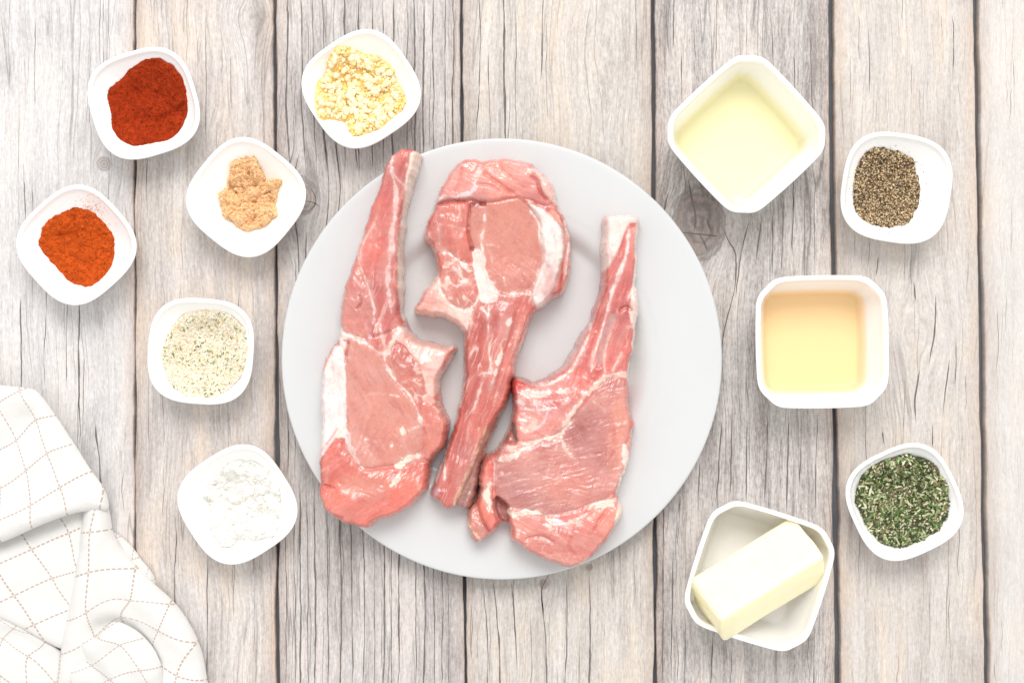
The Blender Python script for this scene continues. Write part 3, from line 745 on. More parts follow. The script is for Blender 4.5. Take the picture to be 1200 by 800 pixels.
ch.seam(Dd([(550, 130), (590, 120), (620, 150), (625, 200)]), 4.6, (247, 206, 196), rag=3); ch.crease(Dd([(560, 150), (600, 170), (612, 230), (650, 262)]), 2.0, 3.0, (205, 90, 84), 0.5)
ch.crease(Dd([(340, 130), (400, 170), (450, 210), (500, 235)]), 2.4, 3.0, (222, 110, 102), 0.4); ch.crease(Dd([(250, 110), (240, 170), (215, 230)]), 2.2, 2.2, (222, 110, 104), 0.35); ch.crease(Dd([(420, 70), (430, 120), (480, 160)]), 2.2, 2.0, (225, 120, 112), 0.35)
ch.crease(Dd([(310, 190), (380, 190), (430, 225)]), 1.8, 2.0, (220, 110, 102), 0.35)
ch.seam(Ee([(120, 110), (180, 150), (220, 190), (250, 260)]), 5.0, (246, 200, 188), rag=2); ch.seam(Ee([(215, 165), (265, 185), (305, 150), (330, 110)]), 6, (247, 218, 208), rag=2.5); ch.seam(Ee([(272, 190), (268, 260)]), 4.4, (245, 212, 202), rag=2); ch.seam(Ee([(330, 160), (360, 190), (368, 210)]), 3.4, (244, 208, 200))
ch.seam(Ee([(372, 120), (366, 250), (374, 390), (386, 470)]), 2.6, (246, 214, 204)); ch.seam(Ee([(480, 200), (452, 290), (424, 380), (404, 470), (366, 560)]), 4.4, (247, 216, 206), rag=2.5, brk=0.2)
ch.seam(Ee([(352, 470), (312, 590), (290, 690), (268, 790)]), 2.6, (244, 206, 198), brk=0.2); ch.seam(Ee([(320, 480), (350, 465), (385, 470)]), 3.4, (246, 214, 206)); ch.seam(Ee([(300, 180), (284, 270), (262, 400), (262, 540), (235, 650)]), 2.2, (240, 192, 182), brk=0.25); ch.seam(Ff([(165, 360), (168, 430), (165, 490)]), 1.8, (246, 216, 208))
ch.seam(Ff([(325, 240), (310, 330), (290, 400)]), 1.8, (240, 192, 184), brk=0.2); ch.seam(Ff([(360, 235), (312, 365), (262, 480), (205, 605)]), 3.2, (246, 208, 184), h=1.2); ch.seam(Ee([(540, 150), (500, 280), (490, 380), (450, 480)]), 2.0, (240, 178, 166), brk=0.2)
ch.crease(Ee([(500, 160), (480, 280), (440, 400), (400, 540)]), 2.0, 1.8, (196, 86, 78), 0.4); ch.crease(Ee([(335, 200), (330, 330), (330, 440)]), 2.4, 1.6, (200, 92, 84), 0.35); ch.crease(Ff([(270, 130), (240, 260), (200, 400), (170, 560)]), 2.2, 1.6, (196, 92, 84), 0.35)
ch.lump(Ee([(440, 180), (430, 330), (390, 500)]), 9, 3.0); ch.lump(Ee([(300, 260), (300, 420), (270, 600)]), 8, 2.4)
ch.region(None, Ff([(100, 490), (130, 500), (140, 545), (125, 560), (95, 575)]), (196, 150, 156), 100, rag=2); ch.region(None, Ee([(20, 150), (50, 100), (46, 150)]), (205, 120, 126), 20, rag=2)
ch.labels = {'fat_flap': 'smooth white flap of fat', 'rib_bone': 'brownish shaded side of the rib', 'eye_muscle': 'round pale pink muscle'}
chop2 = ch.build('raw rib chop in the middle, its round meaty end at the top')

Gg = lambda p: Z(590, 240, p); Hh = lambda p: Z(540, 420, p); Ii = lambda p: Z(540, 490, p); Jj = lambda p: Z(600, 400, p)
out3 = Gg([(468, 46), (560, 40), (642, 44), (651, 90), (632, 150), (634, 260), (627, 380), (640, 440), (633, 560), (620, 660), (602, 760)]) + Jj([(557, 150), (562, 220), (556, 300), (570, 368), (592, 396), (568, 430), (561, 540), (532, 650), (502, 700), (500, 730)]) \
     + Ii([(742, 370), (771, 430), (760, 470), (722, 520), (702, 570), (622, 640), (592, 682), (540, 706), (440, 690), (340, 650), (260, 600), (218, 552), (226, 505), (200, 492), (182, 502), (170, 532), (120, 572), (70, 597), (50, 582), (18, 490), (30, 430), (62, 402), (82, 360), (70, 300), (90, 210), (146, 160)]) \
     + Hh([(165, 425), (202, 370), (236, 310), (240, 200), (229, 150), (244, 88), (290, 98), (350, 118), (430, 70), (500, 20)]) + Gg([(290, 730), (380, 600), (420, 520), (450, 430), (475, 330), (465, 220), (467, 120)])
ch = Chop('chop', out3, seed=9, thick=44)
ch.region('rib_meat', None, (223, 120, 113), 112, mott=0.2, fibre=0.2, streak=0.7)
ch.region('rib_bone', Gg([(455, 30), (655, 30), (655, 95), (605, 82), (578, 100), (552, 170), (512, 260), (470, 330), (455, 200)]), (243, 220, 212), 85, h=1.5, rag=1.2, mott=0.06)
ch.region('fat_rim', Gg([(630, 60), (650, 140), (650, 460), (640, 640), (620, 760), (612, 850), (572, 830), (606, 650), (606, 570), (584, 480), (604, 360), (610, 250), (602, 150), (612, 90)]), (247, 219, 204), 85, h=0.5, rag=2.5)
ch.region('membrane_strip', Gg([(425, 515), (405, 600), (352, 690), (312, 765), (240, 800), (180, 830), (280, 725), (375, 595)]), (224, 178, 174), 120, h=-5, rag=1.5, mott=0.2)
ch.region('side_muscle', Hh([(228, 140), (250, 110), (290, 170), (420, 182), (570, 165), (545, 250), (470, 352), (382, 372), (270, 395), (240, 350), (250, 300)]), (228, 142, 134), 20, dome=3, groove=1.5, mott=0.22, marb=0.4)
ch.region('eye_muscle', Hh([(680, 88), (745, 88), (775, 130), (792, 220), (796, 330), (775, 410), (765, 500), (738, 625), (600, 684), (420, 742), (330, 704), (222, 694), (158, 642), (150, 500), (165, 455), (270, 430), (400, 378), (462, 382), (490, 330), (560, 240), (622, 168)]), (204, 136, 130), 165, h=-1.0, dome=2, groove=1.2, mott=0.2, fibre=0.13, streak=0.28)
ch.region(None, Hh([(720, 180), (770, 140), (800, 330), (755, 500), (720, 560), (680, 480), (700, 300)]), (226, 152, 137), 80, soft=7, rag=5)
ch.region(None, Hh([(480, 370), (530, 280), (600, 220), (640, 300), (580, 380), (520, 420)]), (194, 120, 112), 60, soft=8, rag=5)
ch.region(None, Hh([(250, 560), (420, 520), (650, 540), (700, 600), (500, 690), (320, 640)]), (218, 148, 138), 0, soft=14, rag=6)
ch.region('cap_muscle', Ii([(220, 425), (270, 462), (300, 442), (380, 440), (420, 492), (490, 492), (560, 462), (640, 412), (735, 368), (790, 430), (740, 560), (620, 680), (540, 730), (420, 720), (240, 620), (205, 550)]), (231, 146, 135), 20, dome=5, domer=24, groove=1.5, mott=0.28, marb=0.2, streak=0.45)
ch.region(None, Ii([(240, 540), (340, 520), (480, 570), (560, 640), (480, 690), (320, 650)]), (222, 142, 132), 10, soft=8, rag=5, marb=0.3)
ch.region('side_flap', Ii([(60, 300), (85, 200), (152, 160), (158, 300), (150, 380), (160, 450), (190, 500), (170, 545), (110, 525), (75, 370)]), (226, 118, 104), 80, dome=5, domer=12, groove=2.5, mott=0.2)
ch.region('hanging_flap', Ii([(10, 490), (25, 430), (70, 395), (86, 440), (120, 530), (130, 580), (60, 610), (40, 590)]), (214, 144, 131), 60, h=-8, dome=2, groove=2, mott=0.2)
ch.region('hanging_flap', Ii([(154, 372), (200, 395), (232, 440), (228, 500), (190, 490), (164, 450)]), (158, 84, 80), 60, h=-12, groove=2)  # dark hollow beside the flap, its shade painted into the colour
ch.region('red_tip', Hh([(222, 140), (250, 95), (300, 100), (310, 135), (270, 165), (240, 190)]), (226, 96, 90), 30, rag=3)
ch.region(None, Hh([(250, 90), (300, 95), (350, 125), (300, 130)]), (196, 110, 92), 30, rag=3)
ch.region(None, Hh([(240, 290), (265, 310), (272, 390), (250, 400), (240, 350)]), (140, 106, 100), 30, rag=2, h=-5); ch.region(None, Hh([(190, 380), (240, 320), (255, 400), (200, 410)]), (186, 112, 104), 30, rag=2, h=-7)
ch.region(None, Gg([(490, 525), (520, 502), (528, 565), (494, 640), (466, 740), (436, 775), (452, 640)]), (208, 150, 148), 100, h=-3, rag=2)
ch.seam(Gg([(585, 100), (580, 220), (545, 320), (504, 420), (482, 520), (460, 600), (432, 680), (412, 780)]), 3.0, (246, 216, 210)); ch.seam(Gg([(610, 110), (600, 200), (604, 260)]), 2.0, (240, 160, 150)); ch.seam(Gg([(420, 520), (412, 600), (370, 680), (330, 760)]), 3.2, (246, 214, 208))
ch.seam(Gg([(540, 500), (520, 560), (480, 660), (472, 760)]), 2.6, (244, 196, 186)); ch.seam(Gg([(510, 780), (540, 720), (560, 700)]), 2.0, (244, 200, 190)); ch.crease(Gg([(540, 500), (580, 470), (600, 500)]), 2.4, 3, (200, 90, 84), 0.45); ch.seam(Gg([(590, 570), (612, 575)]), 3, (247, 214, 204)); ch.crease(Gg([(500, 410), (470, 500), (440, 600)]), 1.6, 2, (205, 90, 86), 0.4)
ch.seam(Jj([(556, 160), (500, 156), (440, 162), (400, 192), (350, 250), (300, 312), (252, 380), (226, 452)]), 5.4, (245, 208, 194), rag=2.2, h=1.4); ch.seam(Jj([(226, 452), (262, 520), (310, 572)]), 3.0, (240, 196, 184), rag=2); ch.seam(Jj([(226, 456), (192, 540), (162, 625)]), 1.8, (236, 186, 176)); ch.seam(Jj([(226, 452), (150, 455), (70, 498), (0, 535), (-60, 560)]), 5.4, (246, 214, 202), rag=3, h=1.2)
ch.seam(Jj([(350, 244), (280, 235), (180, 240), (100, 256), (30, 236)]), 6.4, (247, 214, 204), rag=3, h=1.2); ch.seam(Jj([(355, 235), (330, 180), (380, 90), (390, 20)]), 2.4, (243, 200, 192), brk=0.2); ch.seam(Jj([(440, 155), (430, 90), (438, 40)]), 2.4, (245, 196, 184)); ch.seam(Jj([(472, 140), (500, 90), (515, 50)]), 1.8, (245, 200, 190)); ch.seam(Jj([(110, 215), (220, 190), (290, 130), (340, 30)]), 4.2, (246, 214, 208), rag=2); ch.seam(Jj([(150, 190), (210, 150), (260, 90)]), 4, (216, 120, 114), amt=0.7, h=-1)
ch.seam(Jj([(268, 378), (274, 390)]), 5.5, (248, 222, 210))
ch.seam(Hh([(275, 235), (330, 240), (400, 242), (452, 232)]), 2.4, (244, 208, 208), rag=2.5); ch.seam(Hh([(408, 250), (382, 310), (330, 345)]), 1.8, (242, 202, 204), rag=2); ch.seam(Hh([(275, 300), (330, 280), (360, 300), (280, 335)]), 7, (246, 206, 194), amt=0.8, rag=4); ch.seam(Hh([(470, 215), (510, 200)]), 4, (243, 196, 190), amt=0.7, rag=3); ch.seam(Hh([(265, 200), (300, 215)]), 5, (244, 204, 200), rag=3)
ch.seam(Hh([(620, 200), (660, 230), (680, 250)]), 1.4, (236, 192, 182)); ch.seam(Hh([(590, 300), (640, 320), (660, 300)]), 1.2, (232, 180, 172), brk=0.2); ch.crease(Hh([(720, 430), (700, 470), (682, 490)]), 1.4, 1.6, (200, 100, 92), 0.4); ch.crease(Hh([(790, 370), (770, 400)]), 1.6, 2, (205, 96, 90), 0.4); ch.seam(Hh([(430, 570), (520, 550), (620, 540)]), 2.2, (230, 186, 180), brk=0.3, amt=0.7); ch.seam(Hh([(520, 620), (560, 640), (540, 620)]), 2, (240, 214, 210), amt=0.6); ch.seam(Hh([(180, 600), (280, 570), (340, 560)]), 1.8, (226, 178, 172), brk=0.3, amt=0.7)
ch.seam(Ii([(218, 418), (262, 458), (300, 438), (380, 440), (412, 480), (470, 490)]), 5.4, (249, 226, 210), rag=3, h=1.4); ch.seam(Ii([(410, 490), (425, 520)]), 7, (248, 208, 190), rag=3); ch.seam(Ii([(430, 478), (490, 492)]), 7, (238, 222, 228), rag=2, h=1.5); ch.seam(Ii([(490, 490), (560, 460), (640, 410), (720, 378)]), 3.2, (247, 210, 196), rag=2); ch.seam(Ii([(600, 420), (650, 400), (710, 384)]), 6, (247, 214, 198), rag=3)
ch.region(None, Ii([(715, 480), (735, 385), (758, 400), (752, 460), (720, 500)]), (248, 216, 198), 80, rag=3); ch.seam(Ii([(765, 130), (770, 220), (748, 290), (740, 350)]), 6.5, (248, 224, 212), rag=3); ch.region(None, Ii([(570, 640), (600, 625), (605, 660), (550, 700), (530, 690)]), (247, 210, 194), 30, rag=4)
ch.crease(Ii([(690, 420), (640, 480), (620, 520)]), 2, 2.4, (205, 96, 90), 0.4); ch.crease(Ii([(660, 560), (690, 590)]), 2.5, 2, (205, 110, 100), 0.4); ch.crease(Ii([(520, 540), (500, 600), (540, 640)]), 2.0, 1.8, (212, 108, 100), 0.35); ch.crease(Ii([(300, 560), (380, 540), (440, 580)]), 2.0, 1.8, (212, 112, 104), 0.35)
ch.seam(Ii([(150, 170), (200, 150), (250, 150), (300, 120)]), 6, (244, 204, 192), rag=3.5); ch.seam(Ii([(160, 150), (220, 135)]), 6, (226, 178, 176), rag=3); ch.seam(Ii([(140, 290), (120, 350), (132, 400), (150, 445)]), 6.5, (248, 216, 200), rag=3); ch.seam(Ii([(148, 180), (160, 230), (154, 320)]), 3.2, (238, 196, 194), rag=2)
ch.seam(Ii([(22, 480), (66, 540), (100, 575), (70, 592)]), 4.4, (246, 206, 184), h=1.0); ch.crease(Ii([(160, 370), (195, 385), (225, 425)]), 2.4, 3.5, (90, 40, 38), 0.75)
ch.labels = {'rib_bone': 'bare cream bone end', 'fat_rim': 'thin cream rim of fat', 'red_tip': 'bright red tip of the cut bone'}
chop3 = ch.build('raw rib chop at the right of the plate, its bare bone end pointing up')

# ------------------------------------------------------------------ bowls
white = porcelain('white_porcelain', (0.925, 0.92, 0.905), 0.10, 0.45)
def sq_ring(a, n, th):
    c, s_ = np.cos(th), np.sin(th)
    r = (np.abs(c) ** n + np.abs(s_) ** n) ** (-1.0 / n)
    return a * r * c, a * r * s_
class SmallBowl:
    """rounded-square pinch bowl: rim half width a, height H"""
    def __init__(s, cx, cy, half, rot, label, H=44.0, n=2.9):
        s.k = 1 - H / D
        s.a = half * s.k; s.H = H; s.n = n; s.rot = math.radians(rot)
        s.cx, s.cy = (cx - CX) * s.k, (CY - cy) * s.k
        a = s.a
        ai = a - 5.0
        s.ai = ai
        prof = [(0.02, 7.0, 2.2)]
        for t in np.linspace(0.12, 1, 16):
            prof.append((ai * t, s.inner(t), 2.2 + (n - 2.2) * sstep(0.2, 0.9, t)))
        for q in np.linspace(160, 0, 8):
            q = math.radians(q); prof.append((ai + 2.5 + 2.5 * math.cos(q), H - 2.0 + 2.2 * math.sin(q), n))
        prof += [(a - 1.2, H - 8, n), (a - 6, H * 0.55, n), (a * 0.74, H * 0.18, n - 0.2), (a * 0.62, 3.5, 2.6), (a * 0.60, 0.3, 2.5), (a * 0.55, 0.3, 2.5), (a * 0.53, 3, 2.5), (0.02, 3, 2.2)]
        N = 112
        th = np.linspace(0, 2 * np.pi, N, endpoint=False)
        V = []
        for r, z, e in prof:
            x, y = sq_ring(r, e, th)
            V.append(np.stack([x, y, np.full(N, z)], 1))
        V = np.concatenate(V)
        j = np.arange(N); jn = (j + 1) % N
        F = np.concatenate([np.stack([i * N + j, i * N + jn, (i + 1) * N + jn, (i + 1) * N + j], 1) for i in range(len(prof) - 1)])
        o = mesh_np('pinch_bowl', V * S, F, white)
        o.location = (s.cx * S, s.cy * S, 0); o.rotation_euler.z = s.rot
        tag(o, label, 'bowl', 'small rounded-square bowls')
        s.o = o
    def inner(s, t):
        t = np.asarray(t, float)
        return 7.0 + (s.H - 9.0) * np.clip((t - 0.30) / 0.70, 0, 1.2) ** 1.75
    def surf(s, wx, wy):
        """inner surface height at table px (y up)"""
        dx, dy = wx - s.cx, wy - s.cy
        c, q = math.cos(-s.rot), math.sin(-s.rot)
        x = dx * c - dy * q; y = dx * q + dy * c
        n = 2.2 + (s.n - 2.2) * 0.6
        t = (np.abs(x) ** n + np.abs(y) ** n) ** (1 / n) / s.ai
        return s.inner(t)

def mound(name, bowl, outline, height, colf, mat, label, cat, zc=22.0, g=0.8, edge=18.0, relief=None, jag=2.0, parent=None, seed=0, pw=0.8):
    """a heap lying in a bowl; outline in photo px"""
    k = 1 - zc / D
    P = chaikin(outline, 2)
    x0, y0 = P.min(0) - 3; x1, y1 = P.max(0) + 3
    X, Y = np.meshgrid(np.arange(x0, x1, g), np.arange(y0, y1, g))
    d, bx, by = sdf(X, Y, P)
    jn = fbm(X, Y, 0.12, 3, seed + 3) * jag
    d = d + jn
    ok = d > -1.2 * g
    wx = (X - CX) * k; wy = (CY - Y) * k
    base = bowl.surf(wx, wy)
    dd = np.maximum(d, 0)
    u = np.clip(dd / edge, 0, 1)
    flat = float(np.mean(base[d > 0])) if (d > 0).any() else 10
    top = base + 0.2 + (u * (2 - u)) ** pw * height
    if relief is not None: top = top + relief(X, Y, dd) * sstep(0, 4, dd)
    top = np.where(d <= 0, base - 0.5, np.maximum(top, base + 0.05))
    ny, nx = X.shape
    vid = np.arange(ny * nx).reshape(ny, nx)
    c4 = np.stack([vid[:-1, :-1], vid[1:, :-1], vid[1:, 1:], vid[:-1, 1:]], -1).reshape(-1, 4)
    c4 = c4[ok.ravel()[c4].all(1)]
    used, inv = np.unique(c4, return_inverse=True)
    org = np.array([bowl.cx, bowl.cy, 0.0])
    V = (np.stack([wx.ravel(), wy.ravel(), top.ravel()], 1)[used] - org) * S
    C = colf(X, Y, dd).reshape(-1, 3)[used]
    o = mesh_np(name, V, inv.reshape(-1, 4), mat, parent, np.clip(C, 0.005, 0.95))
    o.location = (org[0] * S, org[1] * S, 0) if parent is None else (0, 0, 0)
    if label: tag(o, label, cat)
    o_info = dict(X=X, Y=Y, d=d, top=top, k=k, org=org)
    return o, o_info

def ico():
    t = (1 + 5 ** 0.5) / 2
    v = np.array([(-1, t, 0), (1, t, 0), (-1, -t, 0), (1, -t, 0), (0, -1, t), (0, 1, t), (0, -1, -t), (0, 1, -t), (t, 0, -1), (t, 0, 1), (-t, 0, -1), (-t, 0, 1)], float)
    v /= np.linalg.norm(v[0])
    f = np.array([(0, 11, 5), (0, 5, 1), (0, 1, 7), (0, 7, 10), (0, 10, 11), (1, 5, 9), (5, 11, 4), (11, 10, 2), (10, 7, 6), (7, 1, 8), (3, 9, 4), (3, 4, 2), (3, 2, 6), (3, 6, 8), (3, 8, 9), (4, 9, 5), (2, 4, 11), (6, 2, 10), (8, 6, 7), (9, 8, 1)])
    return v, f
def subdiv(v, f):
    v = list(map(tuple, v)); cache = {}; out = []
    def mid(a, b):
        k = (min(a, b), max(a, b))
        if k not in cache:
            p = (np.array(v[a]) + np.array(v[b])) / 2; p /= np.linalg.norm(p); v.append(tuple(p)); cache[k] = len(v) - 1
        return cache[k]
    for a, b, c in f:
        ab, bc_, ca = mid(a, b), mid(b, c), mid(c, a)
        out += [(a, ab, ca), (b, bc_, ab), (c, ca, bc_), (ab, bc_, ca)]
    return np.array(v), np.array(out)
ICO = ico(); ICO2 = subdiv(*ICO)
OCT = (np.array([(1, 0, 0), (-1, 0, 0), (0, 1, 0), (0, -1, 0), (0, 0, 1), (0, 0, -1)], float),
       np.array([(0, 2, 4), (2, 1, 4), (1, 3, 4), (3, 0, 4), (2, 0, 5), (1, 2, 5), (3, 1, 5), (0, 3, 5)]))
# a chopped leaf sliver: long, thin, slightly folded
LEAF = (np.array([(-1, -0.55, 0), (-1, 0.55, 0), (-0.3, -0.95, 0.1), (-0.3, 0.95, 0.1), (0.5, -0.9, 0.1), (0.5, 0.9, 0.1), (1, -0.35, -0.05), (1, 0.35, -0.05),
                  (-1, -0.5, 0.7), (-1, 0.5, 0.7), (-0.3, -0.8, 1.0), (-0.3, 0.8, 1.0), (0.5, -0.75, 1.0), (0.5, 0.75, 1.0), (1, -0.3, 0.7), (1, 0.3, 0.7)], float),
        np.array([(8, 10, 11), (8, 11, 9), (10, 12, 13), (10, 13, 11), (12, 14, 15), (12, 15, 13), (0, 3, 2), (0, 1, 3), (2, 5, 4), (2, 3, 5), (4, 7, 6), (4, 5, 7),
                  (0, 2, 10), (0, 10, 8), (2, 4, 12), (2, 12, 10), (4, 6, 14), (4, 14, 12), (1, 9, 11), (1, 11, 3), (3, 11, 13), (3, 13, 5), (5, 13, 15), (5, 15, 7), (0, 8, 9), (0, 9, 1), (6, 7, 15), (6, 15, 14)]))
def rots(rs_, n, flat=None):
    """n random rotation matrices; flat: max tilt in radians from lying flat"""
    if flat is None:
        q = rs_.randn(n, 4); q /= np.linalg.norm(q, axis=1, keepdims=True)
        w_, x, y, z = q.T
        return np.stack([np.stack([1 - 2 * (y * y + z * z), 2 * (x * y - z * w_), 2 * (x * z + y * w_)], -1),
                         np.stack([2 * (x * y + z * w_), 1 - 2 * (x * x + z * z), 2 * (y * z - x * w_)], -1),
                         np.stack([2 * (x * z - y * w_), 2 * (y * z + x * w_), 1 - 2 * (x * x + y * y)], -1)], 1)
    a = rs_.rand(n) * 2 * np.pi; b_ = rs_.randn(n) * flat; c_ = rs_.randn(n) * flat
    Rz = np.zeros((n, 3, 3)); Rz[:, 0, 0] = np.cos(a); Rz[:, 0, 1] = -np.sin(a); Rz[:, 1, 0] = np.sin(a); Rz[:, 1, 1] = np.cos(a); Rz[:, 2, 2] = 1
    Ry = np.zeros((n, 3, 3)); Ry[:, 0, 0] = np.cos(b_); Ry[:, 0, 2] = np.sin(b_); Ry[:, 1, 1] = 1; Ry[:, 2, 0] = -np.sin(b_); Ry[:, 2, 2] = np.cos(b_)
    Rx = np.zeros((n, 3, 3)); Rx[:, 0, 0] = 1; Rx[:, 1, 1] = np.cos(c_); Rx[:, 1, 2] = -np.sin(c_); Rx[:, 2, 1] = np.sin(c_); Rx[:, 2, 2] = np.cos(c_)
    return Rz @ Ry @ Rx
def sample(info, n, rs_, margin=0.0, lift=0.0, bias=None):
    """points on a heap's surface (table px relative to its origin)"""
    ok = np.argwhere(info['d'] > margin)
    i = ok[rs_.randint(0, len(ok), n)]
    X = info['X'][i[:, 0], i[:, 1]] + rs_.rand(n) - 0.5; Y = info['Y'][i[:, 0], i[:, 1]] + rs_.rand(n) - 0.5
    zt = info['top'][i[:, 0], i[:, 1]] + lift
    k = info['k']
    return np.stack([(X - CX) * k - info['org'][0], (CY - Y) * k - info['org'][1], zt], 1)
def chunks(name, tmpl, pos, size, cols_, mat, parent, rs_, flat=None, rough=0.25, smooth=False, kind='stuff'):
    """many small pieces as one joined mesh; size (n,3) px, cols_ (n,3) linear"""
    v, f = tmpl; n = len(pos); m = len(v)
    vv = v[None] * (1 + rough * (rs_.rand(n, m, 1) - 0.5) * 2) * size[:, None, :]
    vv = np.einsum('nij,nmj->nmi', rots(rs_, n, flat), vv) + pos[:, None, :]
    F = (f[None] + (np.arange(n) * m)[:, None, None]).reshape(-1, 3)
    o = mesh_np(name, vv.reshape(-1, 3) * S, F, mat, parent, np.repeat(cols_, m, 0), smooth)
    if kind: o['kind'] = kind
    return o
def pick(rs_, n, table_):
    """n colours from [(weight, srgb), ...] with a little spread"""
    wts = np.array([t[0] for t in table_], float); wts /= wts.sum()
    i = rs_.choice(len(table_), n, p=wts)
    c = np.array([lin(t[1]) for t in table_])[i]
    return np.clip(c * (1 + (rs_.rand(n, 1) - 0.5) * 0.35) * (1 + (rs_.rand(n, 3) - 0.5) * 0.08), 0.004, 0.95)
def flat_col(c, amt=0.12, f=0.3, seed=0):
    c = lin(c)
    return lambda X, Y, d: c * (1 + amt * fbm(X, Y, f, 3, seed))[..., None]

powder = col_mat('spice_powder', 0.95, 0, grain=0.6, gfreq=1700, gdist=0.0006, var=0.35, spec=0.1)
crumb = col_mat('crumbly_powder', 0.9, 0.15, (0.002, 0.0015, 0.001), grain=0.4, gfreq=1900, gdist=0.0004, var=0.10, spec=0.15)
piece = col_mat('dry_pieces', 0.75, 0, spec=0.25, var=0.15, gfreq=900)
leafm = col_mat('leaf_pieces', 0.55, 0, spec=0.35, var=0.2, gfreq=900)
garlic_m = col_mat('garlic_flesh', 0.35, 0.15, (0.004, 0.003, 0.0014), spec=0.5)

# paprika
b1 = SmallBowl(168, 121, 62.5, 17, 'small white bowl at the top left holding dark red paprika')
po = Z(90, 40, [(182, 350), (240, 280), (330, 203), (420, 160), (490, 155), (560, 185), (612, 240), (646, 310), (659, 400), (646, 480), (610, 560), (560, 612), (500, 636), (462, 632), (400, 650), (340, 661), (290, 640), (240, 592), (212, 550), (205, 480), (196, 420)], 5)
def rel1(X, Y, d):
    r = fbm(X, Y, 0.05, 3, 3) * 4 + fbm(X, Y, 0.35, 3, 8) * 1.5
    p, _, _, _ = polydist(X, Y, chaikin(Z(90, 40, [(470, 500), (540, 460), (600, 440), (640, 430)], 5), 2, False), False)
    r -= 4.5 * np.exp(-(p / 4.5) ** 2)
    p, _, _, _ = polydist(X, Y, chaikin(Z(90, 40, [(330, 330), (400, 340), (470, 350)], 5), 2, False), False)
    return r - 3.0 * np.exp(-(p / 6) ** 2) + 0.0
m1, i1 = mound('paprika_heap', b1, po, 7, flat_col((156, 52, 20), 0.4, 0.25, 4), powder, 'heap of dark brick red paprika powder in the top left bowl', 'spice', edge=16, relief=rel1, jag=1.5, seed=1)
rs_ = np.random.RandomState(11)
pp = sample(i1, 1500, rs_, 1.0, 0.2)
chunks('powder_crumbs', OCT, pp, rs_.uniform(0.4, 1.0, (1500, 3)), pick(rs_, 1500, [(5, (160, 54, 22)), (3, (182, 70, 32)), (3, (116, 32, 14))]), powder, m1, rs_)
# chili
b2 = SmallBowl(89, 287, 63.5, 42, 'small white bowl at the far left holding bright orange chili powder')
po = Z(0, 200, [(220, 390), (240, 310), (300, 255), (370, 215), (440, 205), (510, 225), (560, 270), (600, 330), (626, 400), (622, 490), (590, 570), (530, 622), (470, 640), (400, 620), (330, 560), (280, 500), (240, 450)], 4.706)
def rel2(X, Y, d):
    p, _, _, _ = polydist(X, Y, chaikin(Z(0, 200, [(310, 355), (350, 350), (400, 335)], 4.706), 2, False), False)
    return fbm(X, Y, 0.06, 3, 13) * 3 + fbm(X, Y, 0.30, 3, 18) * 2.4 - 2.5 * np.exp(-(p / 3) ** 2)
m2, i2 = mound('chili_heap', b2, po, 7, flat_col((190, 80, 26), 0.3, 0.25, 14), powder, 'heap of bright orange chili powder in the far left bowl', 'spice', edge=16, relief=rel2, jag=2.5, seed=5)
pp = sample(i2, 1500, rs_, 0.5, 0.2)
chunks('powder_crumbs', OCT, pp, rs_.uniform(0.4, 1.1, (1500, 3)), pick(rs_, 1500, [(5, (192, 82, 28)), (3, (208, 100, 42)), (2, (154, 58, 18))]), powder, m2, rs_)
ox = np.concatenate([rs_.normal(108, 9, 90), rs_.normal(120, 8, 60), rs_.normal(60, 10, 60)]); oy = np.concatenate([rs_.normal(243, 5, 90), rs_.normal(262, 18, 60), rs_.normal(315, 14, 60)])
kx = (ox - CX) * i2['k']; ky = (CY - oy) * i2['k']
pp = np.stack([kx - b2.cx, ky - b2.cy, b2.surf(kx, ky) + 0.3], 1)
chunks('stray_powder', OCT, pp, rs_.uniform(0.25, 0.75, (len(pp), 3)), pick(rs_, len(pp), [(5, (226, 110, 50)), (3, (240, 150, 100))]), powder, m2, rs_)
# brown sugar
b3 = SmallBowl(288, 231, 63.5, 51, 'small white bowl holding pale brown sugar, right of the orange chili bowl')
po = Z(205, 150, [(303, 275), (330, 215), (380, 185), (440, 176), (492, 190), (502, 240), (522, 285), (508, 312), (560, 298), (614, 306), (612, 360), (588, 420), (576, 470), (598, 505), (560, 545), (500, 572), (430, 597), (370, 582), (310, 532), (270, 470), (238, 400), (240, 368), (300, 350), (318, 338), (306, 310)], 5)
scr = [[(315, 340), (400, 348), (490, 318)], [(345, 370), (400, 430), (345, 482), (305, 535)], [(400, 430), (500, 432), (592, 422)], [(515, 385), (600, 350)], [(440, 300), (430, 260)], [(450, 560), (462, 520)], [(395, 380), (345, 372), (320, 345)]]
def rel3(X, Y, d):
    r = fbm(X, Y, 0.07, 4, 23, 0.75) * 9 + fbm(X, Y, 0.3, 3, 28, 0.75) * 3.5
    for q in scr:
        p, _, _, _ = polydist(X, Y, chaikin(Z(205, 150, q, 5), 2, False), False)
        p = np.maximum(p + fbm(X, Y, 0.2, 2, 31) * 1.5, 0)
        r = r - 3 * np.exp(-(p / 1.6) ** 2) - 3.5 * np.exp(-(p / 7) ** 2)
    return r
m3, i3 = mound('brown_sugar', b3, po, 14, flat_col((238, 194, 144), 0.14, 0.3, 24), crumb, 'crumbly clump of light brown sugar in a small white bowl', 'sugar', edge=9, relief=rel3, jag=5.0, seed=9)
pp = sample(i3, 3800, rs_, -0.8, 0.2)
chunks('sugar_grains', OCT, pp, rs_.uniform(0.4, 1.15, (3800, 3)), pick(rs_, 3800, [(5, (240, 196, 148)), (3, (247, 212, 170)), (2, (222, 172, 118))]), crumb, m3, rs_)
n = 260; pp = sample(i3, n, rs_, 0.5, 0.2)
